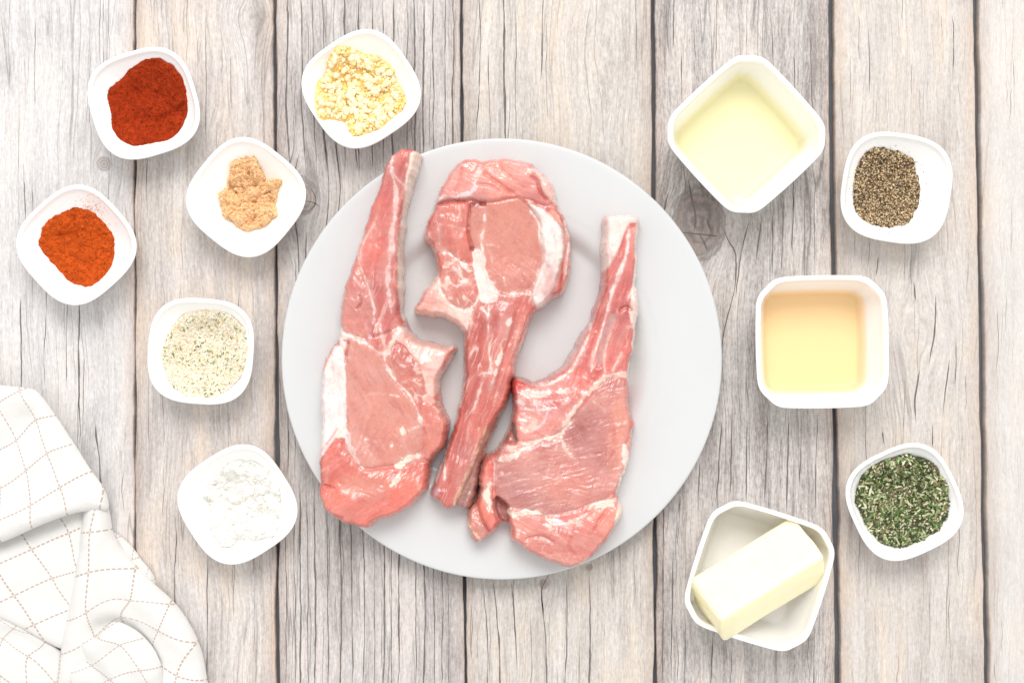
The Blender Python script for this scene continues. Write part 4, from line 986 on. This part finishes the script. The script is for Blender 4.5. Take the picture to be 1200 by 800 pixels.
chunks('sugar_crumbs', ICO, pp, rs_.uniform(0.6, 1.5, (n, 3)), pick(rs_, n, [(5, (240, 198, 150)), (3, (246, 210, 166))]), crumb, m3, rs_, smooth=True)
kx = b3.cx + rs_.randn(60) * 25; ky = b3.cy + rs_.randn(60) * 25
pp = np.stack([kx - b3.cx, ky - b3.cy, b3.surf(kx, ky) + 0.3], 1)
chunks('stray_sugar', OCT, pp, rs_.uniform(0.3, 0.7, (60, 3)), pick(rs_, 60, [(5, (240, 200, 156))]), crumb, m3, rs_)
# garlic
b4 = SmallBowl(423, 104, 63.5, 34, 'small white bowl at the top holding minced garlic')
po = Z(340, 20, [(158, 400), (210, 350), (228, 270), (270, 200), (340, 183), (420, 208), (520, 238), (602, 300), (622, 380), (682, 460), (672, 540), (602, 592), (542, 650), (460, 682), (380, 712), (338, 660), (330, 612), (250, 602), (190, 622), (158, 540)], 5)
m4, i4 = mound('minced_garlic', b4, [(x, y) for x, y in po], 10, flat_col((252, 204, 116), 0.12, 0.2, 34), garlic_m, 'heap of pale yellow minced garlic in the top bowl', 'garlic', edge=14, relief=lambda X, Y, d: fbm(X, Y, 0.09, 3, 44) * 5, jag=2.0, seed=12)  # orange base colour stands in for light glowing through the gaps
gt = []
for q in range(8):
    v, f = ICO2
    v = v * (1 + 0.16 * np.random.RandomState(q).randn(len(v), 1)); v = np.sign(v) * np.abs(v) ** 0.8
    me = mesh_np('garlic_template', v * S, f, garlic_m, None, np.tile(lin(((255, 236, 196), (254, 230, 180), (255, 234, 190), (253, 214, 140), (255, 238, 204))[q % 5]) * 0.94, (len(v), 1))).data
    ob = [o for o in bpy.data.objects if o.data == me][0]; bpy.data.objects.remove(ob); gt.append(me)
pp = sample(i4, 290, rs_, 3.0, 1.5)
for q in range(290):
    o = bpy.data.objects.new('garlic_bit', gt[q % 8]); col.objects.link(o); o.parent = m4
    sz = rs_.uniform(1.8, 3.9); o.location = pp[q] * S
    o.scale = (sz * rs_.uniform(0.85, 1.4), sz, sz * rs_.uniform(0.65, 1.0)); o.rotation_euler = (rs_.randn() * 0.4, rs_.randn() * 0.4, rs_.rand() * 6.28)
pp = sample(i4, 760, rs_, -0.5, 0.5)
chunks('garlic_mince', ICO2, pp, rs_.uniform(0.9, 2.5, (760, 3)), pick(rs_, 760, [(5, (254, 232, 184)), (4, (253, 218, 148)), (2, (251, 202, 116))]), garlic_m, m4, rs_, smooth=True)
# herb salt
b5 = SmallBowl(235, 411.5, 62.0, -4, 'small white bowl holding cream seasoning flecked with green, left of the plate')
po = Z(160, 335, [(168, 450), (186, 330), (230, 240), (300, 178), (420, 143), (540, 155), (640, 210), (702, 300), (707, 420), (672, 550), (592, 642), (480, 697), (370, 692), (280, 652), (208, 590)], 5.333)
m5, i5 = mound('herb_seasoning', b5, po, 8, flat_col((232, 222, 196), 0.10, 0.4, 44), crumb, 'cream coloured seasoning flecked with green herb in a white bowl', 'seasoning', edge=14, relief=lambda X, Y, d: fbm(X, Y, 0.06, 2, 51) * 3 + fbm(X, Y, 0.4, 2, 54) * 1.2, jag=2, seed=15)
n = 4200; pp = sample(i5, n, rs_, -0.5, 0.3)
cc = pick(rs_, n, [(11, (238, 235, 226)), (6, (230, 216, 188)), (3, (222, 188, 140)), (0.8, (190, 182, 150))])
chunks('seasoning_grains', OCT, pp, rs_.uniform(0.6, 1.35, (n, 3)), cc, piece, m5, rs_)
pp = sample(i5, 150, rs_, 0.0, 0.9)
chunks('herb_flecks', LEAF, pp, np.stack([rs_.uniform(0.9, 2.3, 150), rs_.uniform(0.4, 0.8, 150), rs_.uniform(0.2, 0.4, 150)], 1), pick(rs_, 150, [(4, (120, 138, 76)), (3, (88, 106, 66)), (2, (150, 160, 100))]), piece, m5, rs_, flat=0.4)
# starch
b6 = SmallBowl(278, 591, 64.0, 33, 'small white bowl holding fluffy white powder beside the checked napkin')
po = Z(200, 510, [(185, 350), (220, 280), (280, 230), (330, 172), (400, 150), (480, 155), (570, 190), (622, 260), (642, 330), (652, 420), (662, 500), (642, 560), (560, 602), (480, 622), (400, 602), (332, 662), (280, 612), (240, 540), (220, 460), (230, 400)], 5)
def rel6(X, Y, d):
    r = fbm(X, Y, 0.05, 3, 63) * 8 + fbm(X, Y, 0.14, 3, 67) * 4 + np.abs(fbm(X, Y, 0.3, 2, 68)) * 2.5
    p, _, _, _ = polydist(X, Y, chaikin(Z(200, 510, [(320, 380), (350, 405), (400, 408), (440, 390), (445, 370)], 5), 2, False), False)
    return r - 4 * np.exp(-(p / 2.5) ** 2)
m6, i6 = mound('white_powder', b6, po, 12, flat_col((233, 230, 223), 0.02, 0.3, 64), crumb, 'clumpy heap of white powder in the bowl beside the napkin', 'powder', edge=14, relief=rel6, jag=4, seed=18)
pp = sample(i6, 420, rs_, -0.5, 0.4)
chunks('powder_clumps', ICO, pp, rs_.uniform(0.5, 1.9, (420, 3)), pick(rs_, 420, [(1, (233, 230, 223))]) * 0 + lin((233, 230, 223)), crumb, m6, rs_, smooth=True)
# pepper
b7 = SmallBowl(1051, 220, 64.0, -9, 'small white bowl at the top right holding ground black pepper')
po = Z(970, 140, [(143, 400), (158, 300), (200, 218), (280, 173), (380, 178), (460, 208), (512, 250), (542, 340), (552, 430), (522, 530), (470, 612), (370, 637), (270, 617), (180, 562), (148, 500)], 5)
m7, i7 = mound('ground_pepper', b7, po, 8, flat_col((112, 92, 70), 0.2, 0.5, 74), piece, 'heap of coarse ground black pepper in the top right bowl', 'pepper', edge=13, relief=lambda X, Y, d: fbm(X, Y, 0.06, 2, 71) * 3 + fbm(X, Y, 0.4, 2, 74) * 1.2, jag=2.5, seed=21)
n = 4600; pp = sample(i7, n, rs_, -0.8, 0.3)
ptab = [(7, (206, 184, 146)), (5, (162, 134, 98)), (4, (104, 82, 62)), (4, (62, 50, 42)), (2, (228, 210, 172))]
chunks('pepper_grains', OCT, pp, rs_.uniform(0.55, 1.5, (n, 3)), pick(rs_, n, ptab), piece, m7, rs_, rough=0.4)
ang = rs_.rand(46) * 6.28
ox = 1040 + np.cos(ang) * (42 + rs_.rand(46) ** 2 * 9); oy = 221 + np.sin(ang) * (47 + rs_.rand(46) ** 2 * 6)
kx = (ox - CX) * i7['k']; ky = (CY - oy) * i7['k']
pp = np.stack([kx - b7.cx, ky - b7.cy, b7.surf(kx, ky) + 0.4], 1)
chunks('stray_pepper', OCT, pp, rs_.uniform(0.4, 1.0, (46, 3)), pick(rs_, 46, ptab), piece, m7, rs_, rough=0.4)
# rosemary
b8 = SmallBowl(1060.5, 588, 64.0, 25, 'small white bowl at the lower right holding chopped green rosemary')
po = Z(980, 510, [(93, 340), (138, 230), (208, 163), (310, 123), (420, 108), (512, 138), (572, 188), (624, 280), (649, 380), (634, 480), (572, 562), (480, 612), (370, 652), (278, 632), (198, 572), (128, 480)], 5)
m8, i8 = mound('chopped_rosemary', b8, po, 11, flat_col((58, 62, 34), 0.3, 0.4, 84), leafm, 'heap of chopped green rosemary in the lower right bowl', 'herbs', edge=13, relief=lambda X, Y, d: fbm(X, Y, 0.06, 2, 81) * 3 + fbm(X, Y, 0.3, 2, 84) * 1.6, jag=2.5, seed=24)
gtab = [(5, (92, 110, 60)), (3, (64, 80, 46)), (7, (156, 164, 116)), (7, (208, 208, 172)), (4, (134, 114, 86)), (3, (84, 72, 54))]
n = 2400; pp = sample(i8, n, rs_, -0.5, 0.2)
chunks('rosemary_bits', LEAF, pp, np.stack([rs_.uniform(0.9, 2.6, n), rs_.uniform(0.6, 1.3, n), rs_.uniform(0.3, 0.7, n)], 1), pick(rs_, n, gtab), leafm, m8, rs_, flat=0.5)
lt = []
for q, t_ in enumerate([(90, 116, 58), (92, 122, 58), (70, 94, 48), (150, 160, 112), (160, 168, 118), (210, 212, 178), (190, 196, 154), (126, 106, 76)]):
    v, f = LEAF
    v = v * (1 + 0.18 * np.random.RandomState(q + 40).randn(len(v), 1)) * np.array([1, 1, 0.35])
    v[:, 2] += 0.25 * v[:, 0] ** 2 * (1 if q % 2 else -0.6)
    me = mesh_np('leaf_template', v * S, f, leafm, None, np.tile(lin(t_), (len(v), 1)), False).data
    ob = [o for o in bpy.data.objects if o.data == me][0]; bpy.data.objects.remove(ob); lt.append(me)
pp = sample(i8, 240, rs_, 2.0, 1.4)
for q in range(240):
    o = bpy.data.objects.new('leaf_piece', lt[rs_.randint(0, 8)]); col.objects.link(o); o.parent = m8
    L_ = rs_.uniform(2.0, 5.2); o.location = pp[q] * S
    o.scale = (L_, rs_.uniform(0.75, 1.5), rs_.uniform(1.0, 1.8)); o.rotation_euler = (rs_.randn() * 0.35, rs_.randn() * 0.22, rs_.rand() * 6.28)

# ------------------------------------------------------------------ square dishes
def oct_ring(a, ch_, N=96, rnd=0.35):
    """square of half width a with cut corners (ch_) rounded a little"""
    p = [(a, -a + ch_), (a, a - ch_), (a - ch_, a), (-a + ch_, a), (-a, a - ch_), (-a, -a + ch_), (-a + ch_, -a), (a - ch_, -a)]
    # bow the sides slightly outwards, then round
    q = []
    for i in range(8):
        x0, y0 = p[i]; x1, y1 = p[(i + 1) % 8]
        q.append((x0, y0))
        if i % 2 == 0:
            for t in (0.25, 0.5, 0.75):
                bw = 0.022 * a * (1 - (2 * t - 1) ** 2)
                x = x0 + (x1 - x0) * t; y = y0 + (y1 - y0) * t
                nx, ny = [(1, 0), (0, 1), (-1, 0), (0, -1)][i // 2]
                q.append((x + nx * bw, y + ny * bw))
        else: q.append(((x0 + x1) / 2 * 1.006, (y0 + y1) / 2 * 1.006))
    q = chaikin(q, 2)
    th = np.unwrap(np.arctan2(q[:, 1], q[:, 0]))
    r = np.hypot(q[:, 0], q[:, 1])
    o = np.argsort(np.mod(th, 2 * np.pi)); tt = np.mod(th, 2 * np.pi)[o]; rr_ = r[o]
    tt = np.r_[tt[-1] - 2 * np.pi, tt, tt[0] + 2 * np.pi]; rr_ = np.r_[rr_[-1], rr_, rr_[0]]
    t = np.linspace(0, 2 * np.pi, N, endpoint=False)
    R = np.interp(t, tt, rr_)
    return R * np.cos(t), R * np.sin(t)
DH = 66.0
class Dish:
    def __init__(s, cx, cy, half, rot, label):
        s.k = 1 - DH / D
        a = half * s.k; s.a = a
        s.cx, s.cy, s.rot = (cx - CX) * s.k, (CY - cy) * s.k, math.radians(rot)
        c = a * 0.30
        prof = [(0.02, 6, 0.14), (a * 0.5, 6, 0.14)] + [(x, z, 0.14) for x, z in [(a * 0.68, 6.2), (a * 0.725, 7.4), (a * 0.75, 11)]]
        for t in np.linspace(0.15, 1, 7): prof.append((a * 0.75 + (a - 5.5 - a * 0.75) * t, 11 + (DH - 13 - 11) * t, 0.14 + 0.16 * t))
        for q in np.linspace(160, 0, 8):
            q = math.radians(q); prof.append((a - 2.7 + 2.7 * math.cos(q), DH - 2.4 + 2.4 * math.sin(q), 0.30))
        prof += [(a - 0.4, DH - 6, 0.30), (a * 0.90, DH * 0.5, 0.30), (a * 0.83, 8, 0.3), (a * 0.80, 2, 0.3), (a * 0.77, 0.3, 0.3), (a * 0.72, 0.3, 0.3), (a * 0.70, 2.5, 0.3), (0.02, 2.5, 0.3)]
        N = 128; V = []
        for r, z, f in prof:
            x, y = oct_ring(r, r * f, N)
            V.append(np.stack([x, y, np.full(N, z)], 1))
        V = np.concatenate(V); j = np.arange(N); jn = (j + 1) % N
        F = np.concatenate([np.stack([i * N + j, i * N + jn, (i + 1) * N + jn, (i + 1) * N + j], 1) for i in range(len(prof) - 1)])
        o = mesh_np('square_dish', V * S, F, white)
        o.location = (s.cx * S, s.cy * S, 0); o.rotation_euler.z = s.rot
        tag(o, label, 'dish', 'larger square dishes with cut corners')
        s.o = o
    def wall(s, z):
        if z <= 11: return np.interp(z, [6.2, 7.4, 11], [s.a * 0.68, s.a * 0.725, s.a * 0.75])
        return s.a * 0.75 + (s.a - 5.5 - s.a * 0.75) * (z - 11) / (DH - 24)
    def liquid(s, name, level, mat, label, cat):
        N = 128; V = []
        zs = [(0.0, level), (0.6, level), (0.97, level), (1.0, level + 0.5)]
        prof = [(0.02, level), (s.wall(level) * 0.6, level), (s.wall(level) - 2.4, level), (s.wall(level) - 0.25, level + 0.9)]
        for z in np.linspace(level, 7.4, 6): prof.append((s.wall(z) - 0.3, z))
        prof += [(s.a * 0.67, 6.5), (s.a * 0.5, 6.4), (0.02, 6.4)]
        for r, z in prof:
            x, y = oct_ring(r, r * (0.14 + 0.16 * max(0.0, (z - 11) / (DH - 24))), N)
            V.append(np.stack([x, y, np.full(N, z)], 1))
        V = np.concatenate(V); j = np.arange(N); jn = (j + 1) % N
        F = np.concatenate([np.stack([i * N + j, (i + 1) * N + j, (i + 1) * N + jn, i * N + jn], 1) for i in range(len(prof) - 1)])
        fs = np.zeros(len(V)); fs[:3 * N] = 1
        o = mesh_np(name, V * S, F, mat, attrs={'free_surface': fs})
        o.location = (s.cx * S, s.cy * S, 0); o.rotation_euler.z = s.rot
        tag(o, label, cat)
        return o
def liquid_mat(name, tint, dens):
    m, nt, b = new_mat(name)
    nt.nodes.remove(b)
    out = nt.nodes['Material Output']
    tr = nt.nodes.new('ShaderNodeBsdfTransparent')
    gl = nt.nodes.new('ShaderNodeBsdfGlossy'); gl.inputs['Roughness'].default_value = 0.05
    fr = nt.nodes.new('ShaderNodeFresnel'); fr.inputs['IOR'].default_value = 1.40
    mx = nt.nodes.new('ShaderNodeMixShader')
    bm = nt.nodes.new('ShaderNodeBump'); bm.inputs['Strength'].default_value = 0.1; bm.inputs['Distance'].default_value = 0.0005
    nv = noise(nt, coords(nt), 40.0, 2); nt.links.new(nv.s, bm.inputs['Height']); nt.links.new(bm.outputs[0], gl.inputs['Normal'])
    geo = nt.nodes.new('ShaderNodeNewGeometry')
    free = attr_col(nt, 'free_surface')      # 1 on the open top, 0 where the liquid touches the dish
    ff = E(nt, fr.outputs[0]) * (1.0 - E(nt, geo.outputs['Backfacing'])) * E(nt, free.outputs['Fac'])
    nt.links.new(ff.s, mx.inputs[0]); nt.links.new(tr.outputs[0], mx.inputs[1]); nt.links.new(gl.outputs[0], mx.inputs[2])
    nt.links.new(mx.outputs[0], out.inputs['Surface'])
    va = nt.nodes.new('ShaderNodeVolumeAbsorption')
    va.inputs['Color'].default_value = (*tint, 1); va.inputs['Density'].default_value = dens
    nt.links.new(va.outputs[0], out.inputs['Volume'])
    return m
d1 = Dish(875, 157, 76.5, 42.5, 'square white dish at the top right holding pale clear oil')
d1.liquid('oil', 26, liquid_mat('oil', (0.945, 0.89, 0.42), 46.0), 'pale yellow oil filling the bottom of the top right square dish', 'oil')
d2 = Dish(964, 400.5, 76.5, 1.0, 'square white dish right of the plate holding amber liquid')
d2.liquid('vinegar', 25, liquid_mat('vinegar', (0.97, 0.69, 0.14), 54.0), 'amber vinegar in the square dish right of the plate', 'vinegar')
d3 = Dish(890.5, 675, 77.0, -17.5, 'square white dish at the bottom right holding a stick of butter')

# butter
def butter():
    m, nt, b = new_mat('butter')
    o = coords(nt)
    n1 = noise(nt, o, 120, 3); n2 = noise(nt, o, 900, 2)
    nt.links.new(mixc(nt, n1, lin((255, 240, 196)), lin((255, 244, 208))), b.inputs['Base Color'])
    b.inputs['Roughness'].default_value = 0.38
    b.inputs['Subsurface Weight'].default_value = 0.5
    b.inputs['Subsurface Radius'].default_value = (0.010, 0.008, 0.004); b.inputs['Subsurface Scale'].default_value = 1.0
    bump(nt, b, n1 + n2 * 0.2, 0.0006, 0.35)
    import bmesh
    bm = bmesh.new()
    bmesh.ops.create_cube(bm, size=1.0)
    for v in bm.verts: v.co = (v.co.x * 139, v.co.y * 62, v.co.z * 60)
    bmesh.ops.bevel(bm, geom=bm.edges[:], offset=5.5, segments=5, profile=0.55, affect='EDGES')
    bmesh.ops.subdivide_edges(bm, edges=[e for e in bm.edges if e.calc_length() > 30], cuts=14, use_grid_fill=True)
    co = np.array([v.co[:] for v in bm.verts])
    for v in bm.verts:
        x, y, z = v.co
        a_ = float(fbm(np.array([x + 200]), np.array([y * 1.3 + z * 2.1 + 100]), 0.03, 3, 3)[0])
        v.co *= S * (1 + 0.03 * a_)
    me = bpy.data.meshes.new('butter_stick'); bm.to_mesh(me); bm.free()
    for p in me.polygons: p.use_smooth = True
    me.materials.append(m)
    ob = bpy.data.objects.new('butter_stick', me); col.objects.link(ob)
    from mathutils import Matrix
    R = Matrix.Rotation(math.radians(29.5), 4, 'Z') @ Matrix.Rotation(math.radians(9), 4, 'Y') @ Matrix.Rotation(math.radians(-36), 4, 'X')
    ob.matrix_world = Matrix.Translation(world(889, 678, 60)) @ R
    tag(ob, 'pale stick of butter lying tilted across the bottom right dish', 'butter')
butter()

# ------------------------------------------------------------------ napkin
def tps(src, dst):
    src = np.asarray(src, float); dst = np.asarray(dst, float); n = len(src)
    def U(r2): return np.where(r2 > 0, r2 * np.log(r2 + 1e-12), 0) * 0.5
    sc_ = 100.0; s0 = src / sc_
    K = U(((s0[:, None] - s0[None]) ** 2).sum(-1)) + np.eye(n) * 0.002
    Pm = np.c_[np.ones(n), s0]
    A_ = np.zeros((n + 3, n + 3)); A_[:n, :n] = K; A_[:n, n:] = Pm; A_[n:, :n] = Pm.T
    sol = np.linalg.solve(A_, np.r_[dst, np.zeros((3, 2))])
    def f(X, Y):
        x = np.stack([X, Y], -1) / sc_
        k = U(((x[..., None, :] - s0) ** 2).sum(-1))
        return k @ sol[:n] + sol[n] + x @ sol[n + 1:]
    return f
def cloth_mat():
    m, nt, b = new_mat('checked_cotton')
    uvn = nt.nodes.new('ShaderNodeUVMap'); uvn.uv_map = 'pattern'
    u, v, _ = split(nt, uvn.outputs[0])
    # lines at every whole number, broken into stitches
    du = ((u + 0.5).frac() - 0.5).abs(); dv = ((v + 0.5).frac() - 0.5).abs()
    su = ((v * 8.0).frac() - 0.5).abs(); sv = ((u * 8.0).frac() - 0.5).abs()
    lu = (1.0 - du.step(0.013, 0.027)) * (1.0 - su.step(0.29, 0.40)); lv = (1.0 - dv.step(0.013, 0.027)) * (1.0 - sv.step(0.29, 0.40))
    ln = lu.max(lv)
    uo = coords(nt)
    n1 = noise(nt, uo, 40, 3)
    base = mixc(nt, n1, (0.765, 0.745, 0.715), (0.80, 0.785, 0.76))
    c = mixc(nt, ln * 0.76, base, lin((178, 148, 130)))
    nt.links.new(c, b.inputs['Base Color'])
    b.inputs['Roughness'].default_value = 0.9; b.inputs['Specular IOR Level'].default_value = 0.1
    b.inputs['Sheen Weight'].default_value = 0.1
    wv = ((u * 300.0).sin() * (v * 300.0).sin()) * 0.5
    n2 = noise(nt, uo, 1100, 3)
    bump(nt, b, n2 + wv * 0.8 + ln * 0.8, 0.0004, 0.5)
    return m
napmat = cloth_mat()
NV = []; NF = []; NU = []; nk_ = [0]
def panel(outline, uvpts, zfun, edge=9.0, thick=4.0, zc=20.0, rag=0.0, g=2.0, floor=None):
    """one visible layer of the folded cloth: a curved sheet whose border rolls under"""
    P = chaikin(outline, 2); k = 1 - zc / D
    x0, y0 = P.min(0) - 4; x1, y1 = P.max(0) + 4
    X, Y = np.meshgrid(np.arange(x0, x1, g), np.arange(y0, y1, g))
    d, bx, by = sdf(X, Y, P)
    sn = (d < 0) & (d > -1.45 * g)
    X = np.where(sn, bx, X); Y = np.where(sn, by, Y)
    ok = d > -1.45 * g
    dd = np.maximum(d, 0)
    u = np.clip(dd / edge, 0, 1)
    z = zfun(X, Y) + fbm(X, Y, 0.035, 3, 61) * 1.8 + fbm(X * 0.4 + Y * 0.6, Y * 0.5 - X * 0.3, 0.08, 2, 66) * 0.9 - thick * (1 - np.sqrt(u * (2 - u)))
    if floor is not None: z = np.maximum(z, floor)
    f = tps([p[:2] for p in uvpts], [p[2:] for p in uvpts])
    UV = f(X, Y)
    ny, nx = X.shape
    vid = np.arange(ny * nx).reshape(ny, nx)
    c4 = np.stack([vid[:-1, :-1], vid[1:, :-1], vid[1:, 1:], vid[:-1, 1:]], -1).reshape(-1, 4)
    c4 = c4[ok.ravel()[c4].all(1) & (dd.ravel()[c4] > 0).any(1)]
    used, inv = np.unique(c4, return_inverse=True)
    V = np.stack([(X.ravel() - CX) * k, (CY - Y.ravel()) * k, z.ravel()], 1)[used] * S
    NV.append(V); NF.append(inv.reshape(-1, 4) + nk_[0]); NU.append(UV.reshape(-1, 2)[used]); nk_[0] += len(used)
n1z = lambda p: [(x / 4.444, 440 + y / 4.444, u, v) for x, y, u, v in p]
n2z = lambda p: [(x / 3.636, 580 + y / 3.636, u, v) for x, y, u, v in p]
q1 = lambda p: [(x / 4.444, 440 + y / 4.444) for x, y in p]
q2 = lambda p: [(x / 3.636, 580 + y / 3.636) for x, y in p]
def ridge(X, Y, pts, r, h):
    d, _, _, _ = polydist(X, Y, chaikin(pts, 2, False), False)
    return h * np.exp(-(d / r) ** 2)
# hem peeping out below
panel(q2([(380, 120), (455, 150), (505, 172), (560, 222), (602, 285), (642, 322), (668, 390), (600, 420), (480, 330), (400, 220)]),
      n2z([(560, 275, 3, 5), (640, 250, 4, 5), (540, 390, 3, 6), (620, 370, 4, 6), (470, 300, 2, 5)]), lambda X, Y: 7 + fbm(X, Y, 0.03, 2, 5) * 2 , 7, 5, 8)
# layer at the lower left
panel([(-60, 705), (0, 722), (30, 735), (60, 755), (85, 775), (100, 850), (-60, 860)],
      n2z([(120, 685, 0, 8), (15, 615, -0.95, 8), (55, 570, -1, 7), (240, 800, 1, 8), (170, 650, 0, 7.5), (0, 765, -1, 9), (120, 850, 0, 9)]),
      lambda X, Y: 11 + fbm(X, Y, 0.012, 2, 8) * 3 - ridge(X, Y, [(-20, 740), (20, 745), (70, 770)], 12, 3), 8, 4, 10)
# right lobe
panel([(96, 575), (112, 572), (122, 583), (127, 610), (128, 625), (138, 645), (155, 665), (178, 688), (200, 707), (215, 727), (228, 750), (236, 775), (246, 850), (60, 860), (62, 790), (72, 740), (80, 700), (88, 660), (92, 620)],
      n2z([(388, 155, 2, 4), (383, 325, 2, 5), (372, 497, 2, 6), (400, 605, 2, 7), (565, 318, 3, 5), (552, 450, 3, 6), (507, 524, 3, 7), (715, 470, 4, 6), (672, 578, 4, 7), (640, 648, 4, 7.6), (830, 635, 5, 7), (750, 772, 5, 8), (425, 0, 2, 3.1), (690, 735, 4.6, 8), (900, 800, 6, 8), (560, 640, 3, 8)]),
      lambda X, Y: 20 + fbm(X, Y, 0.012, 2, 9) * 4 + ridge(X, Y, [(115, 590), (104, 660), (92, 740), (76, 800)], 18, 9) + ridge(X, Y, [(150, 690), (185, 720), (215, 760)], 14, 4) - ridge(X, Y, [(115, 735), (135, 728), (160, 745), (178, 775)], 9, 6), 18, 13, 24)
# left middle panel
panel([(-60, 560), (60, 570), (112, 580), (112, 630), (110, 680), (104, 720), (96, 770), (70, 764), (45, 752), (20, 738), (0, 728), (-60, 708)],
      n2z([(285, 165, 1, 4), (125, 235, 0, 4), (215, 357, 0, 5), (300, 488, 0, 6), (50, 432, -1, 5), (135, 557, -1, 6), (190, 645, -1, 6.65), (325, 325, 1, 5), (235, 90, 1, 3.55), (75, 165, 0, 3.5), (0, 290, -0.8, 4)]),
      lambda X, Y: 17 + fbm(X, Y, 0.010, 2, 12) * 4 - 6 * sstep(84, 106, X) - ridge(X, Y, [(-20, 640), (40, 622), (95, 600)], 20, 5) + ridge(X, Y, [(94, 620), (90, 700), (80, 760)], 14, 0), 14, 6, 22)
# small rolled fold in the lower middle
panel([(76, 790), (84, 745), (100, 742), (110, 752), (118, 740), (128, 730), (140, 731), (160, 742), (176, 760), (187, 780), (189, 800), (190, 860), (70, 860)],
      n2z([(512, 637, 1, 0), (598, 745, 1, 1), (383, 730, 0, 0), (463, 787, 0, 1), (400, 605, 1, -1), (300, 660, 0, -0.95), (585, 618, 1.7, 0), (690, 735, 1.95, 1), (280, 765, -0.9, 0)]),
      lambda X, Y: 28 + ridge(X, Y, [(120, 750), (150, 757), (175, 790)], 16, 5) + fbm(X, Y, 0.02, 2, 15) * 4 - ridge(X, Y, [(90, 770), (115, 790), (125, 810)], 10, 5), 16, 10, 32)
# top fold
panel([(-60, 446), (0, 452), (34, 455), (42, 460), (56, 480), (80, 515), (100, 548), (118, 572), (123, 585), (124, 600), (112, 600), (92, 600), (70, 606), (40, 618), (0, 637), (-60, 655)],
      n1z([(95, 80, 1, 0), (175, 232, 1, 1), (240, 405, 1, 2), (310, 583, 1, 3), (70, 340, 0, 1), (130, 495, 0, 2), (160, 675, 0, 3), (0, 380, -0.6, 1), (0, 585, -0.95, 2), (0, 750, -0.95, 3), (345, 365, 1.75, 2), (455, 505, 1.9, 3), (525, 600, 2.0, 3.4), (480, 790, 2, 4), (260, 212, 1.6, 1), (345, 700, 1, 3.6), (0, 135, 0.2, 0)]),
      lambda X, Y: 32 + fbm(X, Y, 0.010, 2, 17) * 6 + ridge(X, Y, [(-10, 630), (50, 606), (115, 585)], 14, 4) - ridge(X, Y, [(-30, 540), (10, 520), (30, 490)], 22, 6), 20, 11, 36, floor=None)
nap = mesh_np('checked_napkin', np.concatenate(NV), np.concatenate(NF), napmat, None, uv=np.concatenate(NU))
tag(nap, 'folded white cotton napkin with tan dashed checks at the lower left', 'napkin')
